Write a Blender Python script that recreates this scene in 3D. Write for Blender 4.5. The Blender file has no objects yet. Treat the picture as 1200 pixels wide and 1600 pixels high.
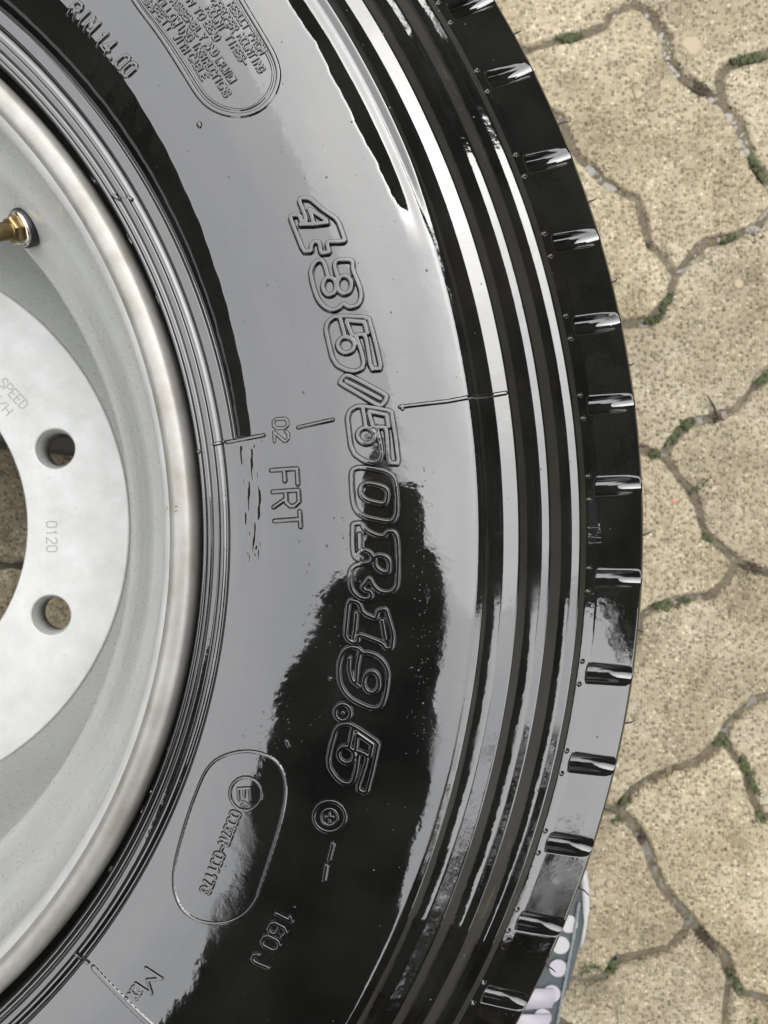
import bpy, bmesh, math, random
import numpy as np
from mathutils import Vector, Matrix
random.seed(7); rng = np.random.default_rng(7)
R_ = math.radians
scn = bpy.context.scene
COL = scn.collection
LIFT = 410.0                      # wheel-frame z (mm, 0 = top of rim flange) + LIFT = height over ground plane
def W(x, y, z): return Vector((x*.001, y*.001, (z+LIFT)*.001))

# ------------------------------------------------------------------ camera
CAM = np.array([346., 13.3, 312.]); FPX = 1202.; CX, CY = 600., 800.
cf = np.array([-25/FPX, -11/FPX, -1.]); cf /= np.linalg.norm(cf)
cr = np.cross(cf, [0, 1, 0]); cr /= np.linalg.norm(cr); cu = np.cross(cr, cf)
cam_d = bpy.data.cameras.new("camera"); cam = bpy.data.objects.new("camera", cam_d); COL.objects.link(cam)
cam_d.sensor_fit = 'VERTICAL'; cam_d.sensor_height = 24.; cam_d.lens = FPX/1600*24.
cam_d.clip_start = .02; cam_d.clip_end = 900
m = Matrix((Vector(cr), Vector(cu), Vector(-cf))).transposed().to_4x4(); m.translation = W(*CAM)
cam.matrix_world = m
cam_d.dof.use_dof = True; cam_d.dof.focus_distance = .305; cam_d.dof.aperture_fstop = 12.5
scn.camera = cam
# ------------------------------------------------------------------ sky, sun, exposure
SUN_EL, SUN_AZ = 52, 35           # azimuth clockwise from +Y
wd = bpy.data.worlds.new("World"); scn.world = wd; wd.use_nodes = True
nt = wd.node_tree; nt.nodes.clear()
def N(t, ty, **k):
    n = t.nodes.new(ty)
    for a, b in k.items():
        if a in n.inputs.keys(): n.inputs[a].default_value = b
        else: setattr(n, a, b)
    return n
sky = N(nt, 'ShaderNodeTexSky', sky_type='NISHITA', sun_disc=False, sun_elevation=R_(SUN_EL), sun_rotation=R_(SUN_AZ),
        air_density=1.3, dust_density=6.0, ozone_density=1.0)
hs = N(nt, 'ShaderNodeHueSaturation', Saturation=.16, Value=1.0)
gam = N(nt, 'ShaderNodeGamma', Gamma=.36); mul = N(nt, 'ShaderNodeMix', data_type='RGBA', blend_type='MULTIPLY'); mul.inputs[0].default_value = 1; mul.inputs[7].default_value = (3.6, 3.6, 3.6, 1)
tc = N(nt, 'ShaderNodeTexCoord')
cn = N(nt, 'ShaderNodeTexNoise', Scale=2.2, Detail=5., Roughness=.5)
cr_ = N(nt, 'ShaderNodeValToRGB')
cr_.color_ramp.elements[0].position = .3; cr_.color_ramp.elements[0].color = (.80, .81, .83, 1)
cr_.color_ramp.elements[1].position = .7; cr_.color_ramp.elements[1].color = (1.12, 1.11, 1.1, 1)
mx = N(nt, 'ShaderNodeMix', data_type='RGBA', blend_type='MULTIPLY'); mx.inputs[0].default_value = 1
bg = N(nt, 'ShaderNodeBackground', Strength=.15); wo = N(nt, 'ShaderNodeOutputWorld')
L = nt.links.new
L(sky.outputs[0], hs.inputs['Color']); L(tc.outputs['Generated'], cn.inputs['Vector']); L(cn.outputs['Fac'], cr_.inputs[0])
L(hs.outputs[0], gam.inputs[0]); L(gam.outputs[0], mul.inputs[6]); L(mul.outputs[2], mx.inputs[6]); L(cr_.outputs[0], mx.inputs[7]); L(mx.outputs[2], bg.inputs[0]); L(bg.outputs[0], wo.inputs[0])
sd = bpy.data.lights.new("sun", 'SUN'); sd.energy = .3; sd.angle = R_(80); sd.color = (1, .96, .9)
so = bpy.data.objects.new("sun", sd); COL.objects.link(so)
sv = Vector((math.sin(R_(SUN_AZ))*math.cos(R_(SUN_EL)), math.cos(R_(SUN_AZ))*math.cos(R_(SUN_EL)), math.sin(R_(SUN_EL))))
so.rotation_euler = sv.to_track_quat('Z', 'Y').to_euler(); so.location = sv*5
vs = scn.view_settings; vs.view_transform = 'Standard'; vs.look = 'None'; vs.exposure = 1.93; vs.gamma = 1

# ------------------------------------------------------------------ helpers
def link(o, parent=None):
    COL.objects.link(o)
    if parent: o.parent = parent
    return o
def tag(o, label=None, cat=None, group=None, kind=None):
    if label: o['label'] = label
    if cat: o['category'] = cat
    if group: o['group'] = group
    if kind: o['kind'] = kind
    return o
def empty(name, loc, label, cat, group=None):
    o = bpy.data.objects.new(name, None); o.empty_display_size = .05; o.location = loc; link(o); return tag(o, label, cat, group)
def obj(name, V, Fc, mat, parent=None, smooth=True, raw=False):
    """mesh object; V in wheel-frame mm unless raw (metres)"""
    me = bpy.data.meshes.new(name)
    V = np.asarray(V, float)
    if not raw: V = V*.001 + np.array([0, 0, LIFT*.001])
    if parent is not None: V = V - np.array(parent_loc(parent))
    Fc = np.asarray(Fc) if not isinstance(Fc, list) else Fc
    me.from_pydata(V.tolist(), [], Fc.tolist() if isinstance(Fc, np.ndarray) else Fc)
    if smooth: me.polygons.foreach_set('use_smooth', np.ones(len(me.polygons), bool))
    me.materials.append(mat); me.update()
    return link(bpy.data.objects.new(name, me), parent)
def parent_loc(p):
    l = Vector((0, 0, 0))
    while p is not None: l += p.location; p = p.parent
    return l
def big(name, V, quads, mat, parent=None, smooth=True):
    me = bpy.data.meshes.new(name); V = np.asarray(V, float)*.001 + np.array([0, 0, LIFT*.001])
    if parent is not None: V = V - np.array(parent_loc(parent))
    q = np.asarray(quads, np.int32); n = len(q)
    me.vertices.add(len(V)); me.vertices.foreach_set('co', V.ravel())
    me.loops.add(n*4); me.loops.foreach_set('vertex_index', q.ravel())
    me.polygons.add(n); me.polygons.foreach_set('loop_start', np.arange(0, n*4, 4)); me.polygons.foreach_set('loop_total', np.full(n, 4))
    if smooth: me.polygons.foreach_set('use_smooth', np.ones(n, bool))
    me.materials.append(mat); me.update(calc_edges=True); me.validate()
    return link(bpy.data.objects.new(name, me), parent)
def gridq(nu, nv, wrapu=False):
    i = np.arange(nu if wrapu else nu-1)[:, None]; j = np.arange(nv-1)[None, :]; i2 = (i+1) % nu
    return np.stack([i*nv+j, i2*nv+j, i2*nv+j+1, i*nv+j+1], -1).reshape(-1, 4)

# ------------------------------------------------------------------ materials
def mat(name, base=(.5,.5,.5), rough=.5, metal=0., ior=1.45, **k):
    m = bpy.data.materials.new(name); m.use_nodes = True; t = m.node_tree
    b = t.nodes['Principled BSDF']
    b.inputs['Base Color'].default_value = (*base, 1); b.inputs['Roughness'].default_value = rough
    b.inputs['Metallic'].default_value = metal; b.inputs['IOR'].default_value = ior
    for a, v in k.items(): b.inputs[a.replace('_', ' ')].default_value = v
    return m, t, b
def coords(t, kind='Object', scale=1.):
    c = N(t, 'ShaderNodeTexCoord'); mp = N(t, 'ShaderNodeMapping'); mp.inputs['Scale'].default_value = (scale,)*3
    t.links.new(c.outputs[kind], mp.inputs[0]); return mp.outputs[0]
def noise(t, vec, scale, detail=4, rough=.5, dist=0.):
    n = N(t, 'ShaderNodeTexNoise', Scale=scale, Detail=detail, Roughness=rough, Distortion=dist); t.links.new(vec, n.inputs['Vector']); return n.outputs['Fac']
def rampk(t, fac, stops): return ramp(t, fac, [(p, tuple(x*AK for x in c)) for p, c in stops])
def ramp(t, fac, stops):
    r = N(t, 'ShaderNodeValToRGB'); e = r.color_ramp.elements
    while len(e) < len(stops): e.new(.5)
    for x, (p, c) in zip(e, stops): x.position = p; x.color = (*c, 1) if len(c) == 3 else c
    t.links.new(fac, r.inputs[0]); return r.outputs[0]
def bump(t, b, h, dist, strength=1., chain=None):
    n = N(t, 'ShaderNodeBump', Strength=strength, Distance=dist); t.links.new(h, n.inputs['Height'])
    if chain is not None: t.links.new(chain, n.inputs['Normal'])
    t.links.new(n.outputs[0], b.inputs['Normal']); return n.outputs[0]
def math_(t, op, a, b_):
    n = N(t, 'ShaderNodeMath', operation=op)
    for i, v in enumerate((a, b_)):
        if isinstance(v, (int, float)): n.inputs[i].default_value = v
        else: t.links.new(v, n.inputs[i])
    return n.outputs[0]
def mixc(t, fac, a, b_, mode='MIX'):
    n = N(t, 'ShaderNodeMix', data_type='RGBA', blend_type=mode)
    for i, v in ((0, fac), (6, a), (7, b_)):
        if isinstance(v, (int, float)): n.inputs[i].default_value = v
        elif isinstance(v, tuple): n.inputs[i].default_value = (*v, 1)
        else: t.links.new(v, n.inputs[i])
    return n.outputs[2]

M = {}
AK = .68                            # wet surfaces: overall albedo level
m_, t, b = mat('wet black rubber', (.006,.006,.0055), .03, ior=1.93)
v = coords(t)
n1 = noise(t, v, 55, 3); c0 = bump(t, b, n1, .00045, .3); c1 = bump(t, b, noise(t, v, 190, 2), .00008, .6, c0)
n2 = noise(t, v, 420, 4, .6); c2 = bump(t, b, n2, .00003, .4, c1)
n3 = noise(t, v, 1900, 3, .6); thin = ramp(t, noise(t, v, 22, 3, .55), [(.54, (0,0,0)), (.70, (1,1,1))])
c3 = bump(t, b, math_(t, 'MULTIPLY', n3, thin), .00004, .7, c2)
rr_ = ramp(t, noise(t, v, 90, 4), [(.35, (.025,)*3), (.75, (.07,)*3)]); t.links.new(rr_, b.inputs['Roughness'])
t.links.new(ramp(t, noise(t, v, 30, 4), [(.35, (.004,.004,.0038)), (.75, (.010,.010,.009))]), b.inputs['Base Color'])
M['rubber'] = m_
m_, t, b = mat('damp grooved rubber', (.016,.016,.016), .38, ior=1.6)
v = coords(t); bump(t, b, noise(t, v, 900, 3), .0002, .8)
M['rubber_dull'] = m_
m_, t, b = mat('machined silver rim', (.5,.5,.49), .3, metal=.25, ior=1.5)
v = coords(t)
t.links.new(rampk(t, noise(t, v, 60, 6, .6), [(.3, (.505,.515,.49)), (.7, (.545,.556,.53))]), b.inputs['Base Color'])
t.links.new(ramp(t, noise(t, v, 300, 4), [(.3, (.26,)*3), (.7, (.33,)*3)]), b.inputs['Roughness'])
bump(t, b, noise(t, v, 900, 4), .00004, .4); M['rim'] = m_
m_, t, b = mat('cast grainy lip', (.26,.25,.225), .42, metal=.4)
v = coords(t)
t.links.new(rampk(t, noise(t, v, 45, 8, .65), [(.32, (.31,.29,.25)), (.5, (.39,.378,.345)), (.72, (.47,.467,.44))]), b.inputs['Base Color'])
bump(t, b, noise(t, v, 1500, 4, .6), .0001, .5); M['lip'] = m_
m_, t, b = mat('white silver disc', (.6,.61,.6), .36, metal=.05)
v = coords(t)
t.links.new(rampk(t, noise(t, v, 48, 8, .62), [(.25, (.47,.475,.45)), (.5, (.56,.568,.555)), (.75, (.66,.66,.655))]), b.inputs['Base Color'])
t.links.new(ramp(t, noise(t, v, 160, 6, .7), [(.4, (.28,)*3), (.7, (.5,)*3)]), b.inputs['Roughness'])
_c = b.inputs['Base Color'].links[0].from_socket
_c = mixc(t, ramp(t, noise(t, v, 420, 5, .7), [(.62, (0,0,0)), (.72, (.7,.7,.7))]), _c, (.24,.235,.2))
_c = mixc(t, ramp(t, noise(t, v, 16, 5, .6), [(.5, (0,0,0)), (.75, (.5,.5,.5))]), _c, (.36,.345,.29))
t.links.new(_c, b.inputs['Base Color'])
bump(t, b, noise(t, v, 500, 5), .00008, .45); M['disc'] = m_
M['stamp'] = mat('stamped grey', (.20,.20,.185), .5, metal=.1)[0]
M['rust'] = mat('rust speck', (.25,.17,.08), .7)[0]
m_, t, b = mat('brass', (.26,.18,.085), .3, metal=1.)
v = coords(t); t.links.new(ramp(t, noise(t, v, 300, 5), [(.3, (.19,.125,.05)), (.7, (.36,.27,.14))]), b.inputs['Base Color']); M['brass'] = m_
M['nickel'] = mat('nickel washer', (.62,.57,.48), .16, metal=1.)[0]
M['seal'] = mat('black seal', (.012,.011,.014), .35)[0]

# ------------------------------------------------------------------ tyre profile (top side): z(R)
segs = [  # (R end, slope deg down-outwards)
 (366, None), (375.2, 4), (378.2, 22), (380.4, 45), (386.4, (42, 34)), (392.6, 10), (396.7, 45), (402.9, (41, 33)), (406.7, 15),
 (412.2, 45), (417.2, (41, 33)), (421.1, 13), (424.6, 43), (430.3, (34, 28)), (451., (22, 24)), (453.5, (36, 80))]
RP = np.arange(262., 453.51, .25); ZP = np.zeros_like(RP)
def bead(R):
    z = np.interp(R, [262, 264.3, 265.3, 265.9, 267.2, 267.7, 268.7, 269.6, 270.2, 270.7, 272.7, 273.2, 274.2, 275.6, 276.6, 277.2, 281],
                     [-12, -9, -1.2, .3, .4, -.8, -.5, -.8, .9, 1.0, 1.3, .2, .6, .2, .5, 3.2, 4.7])
    return z
ZP = np.where(RP <= 281, bead(RP), 0)
zb = lambda R: 20. - 15.3*((366-R)/85.)**2       # side of the carcass, nearly flat
sel = (RP > 281) & (RP <= 366); ZP[sel] = zb(RP[sel])
z = float(zb(366.)); r0 = 366.
for rend, sl in segs[1:]:
    rs = RP[(RP > r0+1e-6) & (RP <= rend+1e-6)]
    for r in rs:
        s_ = sl if not isinstance(sl, tuple) else sl[0] + (sl[1]-sl[0])*(r-r0)/(rend-r0)
        if r0 == 366.: s_ = 4.*min(1, (r-366)/8)
        z -= math.tan(R_(s_))*.25
        ZP[np.argmin(abs(RP-r))] = z
    r0 = rend
k = np.array([1,2,1])/4.
ZP[1:-1] = np.convolve(ZP, k, 'same')[1:-1]
def base_z(R): return np.interp(R, RP, ZP)
def px_ray(x, y):
    d = cf*FPX + cr*(x-CX) - cu*(y-CY); return d/np.linalg.norm(d)
def px_at(x, y, z):
    d = px_ray(x, y); return CAM + d*((z-CAM[2])/d[2])
def px_side(x, y):
    """photo point -> (theta, R) on the tyre's upper side"""
    d = px_ray(x, y); z = 5.
    for i in range(25):
        P = CAM + d*((z-CAM[2])/d[2]); R = math.hypot(P[0], P[1]); z = .5*z + .5*float(base_z(min(max(R, 262), 454)))
    return math.atan2(P[1], P[0]), R
def wob(th, R):
    x = R*np.cos(th); y = R*np.sin(th)
    a = .10*np.sin(x*.061+1.3)*np.sin(y*.047+.5) + .05*np.sin(x*.13+y*.09) + .03*np.sin(y*.21-x*.07+2)
    return a*np.clip((R-285)/20, 0, 1)*np.clip((452-R)/8, 0, 1)
TH_MARK = px_side(365, 688)[0]
def sst(x): x = np.clip(x, 0, 1); return x*x*(3-2*x)
def dish(th, R):
    """shallow tilted band beside the bead, only above the mould line"""
    on = sst((th-TH_MARK)/.004)*sst((1.05-th)/.1)
    edge = 289.5 + (th-.14)*17 + .35*np.sin(th*11+1) + .12*np.sin(th*61) + .1*np.sin(th*163)
    w = edge-281.6
    prof = np.where(R < 282.2, (R-281.6)/.6, 1-(R-282.2)/(edge-282.2))
    d = on*(-np.clip(prof, 0, 1)*(w-.6)*.36)*(R > 281.6)  # band's slope shaped to reflect the dark surroundings
    # broken dents added for dark reflected patches below the mould line
    nb = np.sin(th*47+R*2.1)*np.sin(th*29-R*3.3+1)+.6*np.sin(th*113+R*4.7)*np.sin(R*1.3+th*17)
    env = sst((TH_MARK-.004-th)/.01)*sst((th+.06)/.05)*sst((R-282.5)/1.5)*sst((292.5-R)/2.5)
    d = d - env*.34*sst((nb+.2)/.8)
    # steeper ledge further out, added to mirror the dark skyline, towards the top of the picture
    on2 = sst((th-.295)/.12)
    l0 = 365.3+.5*np.sin(th*37)+.3*np.sin(th*97)+.16*np.sin(th*231+2)+.08*np.sin(th*457) + (1-on2)*2.6
    d2 = -on2*2.9*np.clip((R-l0)/np.maximum(371.8-l0, 1), 0, 1)*(1-np.clip((R-376)/3., 0, 1))
    return d+d2
NOTCH_PX = [(770,-10),(808,112),(860,250),(905,375),(930,507),(955,632),(965,760),(965,905),(958,1053),(930,1194),(900,1322),(858,1448),(808,1566)]
NOTCH_PX = [(x, y) for x, y in NOTCH_PX]
NTH = [math.atan2(*(px_at(x, y, -22)[[1, 0]])) for x, y in NOTCH_PX]
stepth = float(np.mean(-np.diff(NTH)))
ALLN = list(NTH)
a = NTH[-1]-stepth
while a > NTH[0]+stepth*1.4-2*math.pi: ALLN.append(a); a -= stepth
def notch(th, R, z):
    if np.max(R) < 425: return z
    out = z.copy()
    dth = np.full(np.shape(th), 9.)
    for a in ALLN:
        d = np.abs((th-a+math.pi) % (2*math.pi)-math.pi); dth = np.minimum(dth, d)
    u = dth*R                                  # tangential distance mm
    zs = float(base_z(428.)); 
    rr_ = np.clip((R-435)/12., 0, 1)
    floor = zs - 5.6*sst((R-428.3)/2.2) - np.clip(R-430, 0, 99)*math.tan(R_(24)) + 12*(rr_**2/2)*(math.tan(R_(24))-math.tan(R_(6))) + np.maximum(R-447, 0)*(math.tan(R_(24))-math.tan(R_(6)))
    side = sst((4.0-u)/.9)
    f = np.minimum(floor + 2.2*(u/4.)**2, z-.0)
    return np.where((R > 428.3), z*(1-side)+f*side, z)
def top_z(th, R):
    z = base_z(R) + wob(th, R) + dish(th, R)
    return notch(th, R, z)

thf = np.concatenate([np.arange(-.66, .70, .0018), np.arange(.70, 2*math.pi-.66, .03)])
nth = len(thf)
Rt = np.concatenate([np.arange(262, 283, .25), np.arange(283, 376, .75), np.arange(376, 428, .4), np.arange(428, 453.6, .4)])
TT, RR = np.meshgrid(thf, Rt, indexing='ij')
ZZ = top_z(TT, RR)
# rest of the cross-section: tread face, lower side, bead, inside
zb_end = float(base_z(453.5))
rest = [(453.9, zb_end-3), (457, -60), (463, -110), (465, -190), (463, -270), (459, -320), (455, zb_end*0-356), (440, -372), (415, -385), (380, -396), (347, -401), (300, -396), (270, -385), (262, -376), (250, -360), (300, -330), (380, -300), (400, -190), (380, -80), (300, -50), (262, -14)]
rr = np.array([p[0] for p in rest]); rz = np.array([p[1] for p in rest])
R2 = np.broadcast_to(rr, (nth, len(rr))); Z2 = np.broadcast_to(rz, (nth, len(rr)))
RA = np.concatenate([RR, R2], 1); ZA = np.concatenate([ZZ, Z2], 1)
Vt = np.stack([RA*np.cos(thf)[:, None], RA*np.sin(thf)[:, None], ZA], -1).reshape(-1, 3)
wheel = empty('truck_wheel', W(0, 0, -410), 'wet black truck tyre on a silver steel wheel lying flat on paving stones', 'wheel')
tyre = big('tyre', Vt, gridq(nth, RA.shape[1], True), M['rubber'], wheel)
tyre['label'] = 'wet glossy black tyre with raised size lettering on its side'

# ------------------------------------------------------------------ raised relief on the tyre side
def seg_dist(U, Vv, pl):
    D = np.full(U.shape, 1e9)
    for (x1, y1), (x2, y2) in zip(pl[:-1], pl[1:]):
        dx, dy = x2-x1, y2-y1; l2 = dx*dx+dy*dy+1e-9
        t_ = np.clip(((U-x1)*dx+(Vv-y1)*dy)/l2, 0, 1)
        D = np.minimum(D, np.hypot(U-x1-t_*dx, Vv-y1-t_*dy))
    return D
def smooth_pl(p, closed, n=2):
    p = [tuple(map(float, q)) for q in p]
    for _ in range(n):
        o = []
        L_ = len(p); rng_ = range(L_ if closed else L_-1)
        if not closed: o.append(p[0])
        for i in rng_:
            a, b_ = p[i], p[(i+1) % L_]
            w_ = .25 if n > 1 else .15; o.append((a[0]*(1-w_)+b_[0]*w_, a[1]*(1-w_)+b_[1]*w_)); o.append((a[0]*w_+b_[0]*(1-w_), a[1]*w_+b_[1]*(1-w_)))
        if not closed: o.append(p[-1])
        p = o
    if closed: p.append(p[0])
    return p
def relief(name, polys, hw=.5, sw=.55, H=.8, step=.25, label=None, parent=None, fill=None, material=None):
    """polys: point lists in photo pixels, laid on the tyre's side as moulded ridges"""
    loc = []
    for p in polys:
        loc.append([px_side(*q) for q in p])
    th0 = np.mean([q[0] for p in loc for q in p]); R0 = np.mean([q[1] for p in loc for q in p])
    loc = [[((th0-a)*R0, r) for a, r in p] for p in loc]
    return relief_uv(name, loc, th0, R0, hw, sw, H, step, label, parent, material)
def relief_uv(name, loc, th0, R0, hw=.5, sw=.55, H=.8, step=.25, label=None, parent=None, material=None):
    al = np.array([q for p in loc for q in p]); pad = hw+sw+step
    us = np.arange(al[:, 0].min()-pad, al[:, 0].max()+pad, step); vs_ = np.arange(al[:, 1].min()-pad, al[:, 1].max()+pad, step)
    U, V_ = np.meshgrid(us, vs_, indexing='ij')
    D = np.full(U.shape, 1e9)
    for p in loc:
        if len(p) == 1: D = np.minimum(D, np.hypot(U-p[0][0], V_-p[0][1]))
        else: D = np.minimum(D, seg_dist(U, V_, p))
    h = H*sst(1-(D-hw)/sw); h = np.where(D > hw+sw, -.12, h)
    th = th0-U/R0; z = top_z(th, V_)+h
    P = np.stack([V_*np.cos(th), V_*np.sin(th), z], -1).reshape(-1, 3)
    q = gridq(len(us), len(vs_)); keep = (h.ravel()[q] > 0).any(1); q = q[keep][:, ::-1]
    used = np.unique(q); rem = np.zeros(len(P), int); rem[used] = np.arange(len(used))
    o = big(name, P[used], rem[q], material or M['rubber'], parent or tyre)
    if label: o['label'] = label
    return o
def crop(pts, ox, oy, s): return [(ox+x/s, oy+y/s) for x, y in pts]
def arc(cx, cy, rx, ry, n=18, a0=0, a1=360): return [(cx+rx*math.cos(R_(a0+(a1-a0)*i/n)), cy+ry*math.sin(R_(a0+(a1-a0)*i/n))) for i in range(n+1)]
S = 6.667
g4 = [smooth_pl(crop([(200,80),(295,80),(430,195),(585,300),(660,510),(640,528),(488,530),(476,560),(500,640),(415,650),(392,530),(342,530),(312,560),(310,628),(230,628),(96,290),(110,255),(190,255),(208,322),(262,318),(245,250),(188,110)],440,300,S),True,1),
      smooth_pl(crop([(285,185),(500,330),(340,350),(318,270)],440,300,S),True,1), crop([(200,352),(340,350)],440,300,S)]
g3 = [smooth_pl(crop([(490,905),(440,730),(400,715),(340,750),(305,820),(310,900),(350,1060),(400,1160),(470,1220),(545,1240),(605,1215),(640,1165),(700,1210),(780,1200),(830,1130),(828,1040),(790,930),(740,820),(745,740),(720,715),(560,720),(552,790),(585,900)],440,300,S),False,2),
      crop(arc(500,990,70,92),440,300,S), crop(arc(655,975,75,92),440,300,S)]
five = [smooth_pl([(430,305),(520,290),(548,330),(600,655),(705,645),(650,400),(600,215),(575,115),(300,100),(210,110),(145,165),(128,240),(160,390),(195,530),(245,610),(340,660),(440,675),(510,640),(525,580),(500,470),(450,330)],False,1),
        arc(340,400,88,82), [(275,115),(330,315)], [(345,165),(400,300)], [(345,150),(530,165)], [(530,165),(560,280)]]
g5 = [crop(p,490,480,S) for p in five]
slash = [smooth_pl(crop([(330,715),(390,722),(765,925),(745,985),(700,1035),(640,1010),(275,795),(285,765)],490,480,S),True,1), crop([(340,775),(695,960)],490,480,S)]
g0 = [smooth_pl(crop([(290,215),(370,200),(600,240),(690,290),(725,380),(740,640),(715,740),(660,775),(540,755),(370,715),(290,630),(268,480),(258,260)],510,700,S),True,2),
      smooth_pl(crop([(390,365),(580,400),(645,450),(625,575),(575,590),(380,540),(345,440)],510,700,S),True,2)]
gR = [smooth_pl(crop([(285,790),(370,775),(400,860),(590,940),(640,865),(720,880),(745,1000),(745,1380),(725,1460),(660,1510),(560,1500),(490,1440),(445,1345),(415,1400),(370,1440),(400,1485),(460,1490),(475,1540),(430,1575),(340,1560),(262,1480),(245,1380),(245,1280),(300,1215),(400,1200),(470,1190),(485,1110),(400,1060),(345,1080),(325,1110),(372,1150),(340,1165),(275,1120),(275,800)],510,700,S),True,2),
      smooth_pl(crop([(520,1110),(655,1140),(660,1290),(590,1300),(510,1240),(500,1160)],510,700,S),True,2), crop([(350,1040),(345,900)],510,700,S)]
g1 = [smooth_pl(crop([(450,250),(540,275),(575,370),(610,400),(715,445),(740,355),(820,345),(848,440),(895,600),(882,745),(820,755),(785,700),(640,640),(535,605),(530,670),(480,695),(420,655),(398,600),(428,290)],480,900,S),True,1),
      crop([(510,385),(500,540),(480,640)],480,900,S), crop([(780,460),(810,640)],480,900,S)]
g9 = [smooth_pl(crop([(440,735),(530,745),(575,800),(650,795),(760,845),(835,950),(845,1050),(795,1340),(700,1385),(560,1335),(430,1260),(340,1130),(325,950),(365,790)],480,900,S),True,2),
      crop(arc(670,1100,82,110),480,900,S), smooth_pl(crop([(545,800),(520,940),(515,1080)],480,900,S),False,1), smooth_pl(crop([(440,850),(435,960),(470,1090),(540,1140)],480,900,S),False,1)]
gdot = [crop(arc(372,1415,80,85),480,900,S), crop([(372,1415),(376,1417)],480,900,S)]
def xf(polys, th_from, R_from, px_to):
    """repeat a digit further round the tyre"""
    th1, R1 = px_side(*px_to); out = []
    for p in polys:
        o = []
        for q in p:
            a, r = px_side(*q); o.append((a-th_from+th1, r-R_from+R1))
        out.append(o)
    return out
c5 = px_side(547, 541)
def relief_thR(name, polys, **k):
    th0 = np.mean([q[0] for p in polys for q in p]); R0 = np.mean([q[1] for p in polys for q in p])
    return relief_uv(name, [[((th0-a)*R0, r) for a, r in p] for p in polys], th0, R0, **k)
K = dict(hw=.62, sw=.68, H=1.9, step=.2)
relief('raised_digit', g4, label='raised outlined digit 4 in the tyre size', **K)
relief('raised_digit', g3, label='raised outlined digit 3 in the tyre size', **K)
relief('raised_digit', g5, label='raised outlined first digit 5 in the tyre size', **K)
relief('raised_slash', slash, label='raised outlined slash in the tyre size', **K)
relief_thR('raised_digit', xf(g5, *c5, (578, 683)), label='raised outlined digit 5 after the slash', **K)
relief('raised_digit', g0, label='raised outlined digit 0 in the tyre size', **K)
relief('raised_letter', gR, label='raised outlined letter R in the tyre size', **K)
relief('raised_digit', g1, label='raised outlined digit 1 in the tyre size', **K)
relief('raised_digit', g9, label='raised outlined digit 9 in the tyre size', **K)
relief('raised_dot', gdot, label='raised round decimal point', **K)
relief_thR('raised_digit', xf(g5, *c5, (546, 1182)), label='raised outlined last digit 5 in the tyre size', **K)

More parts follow.
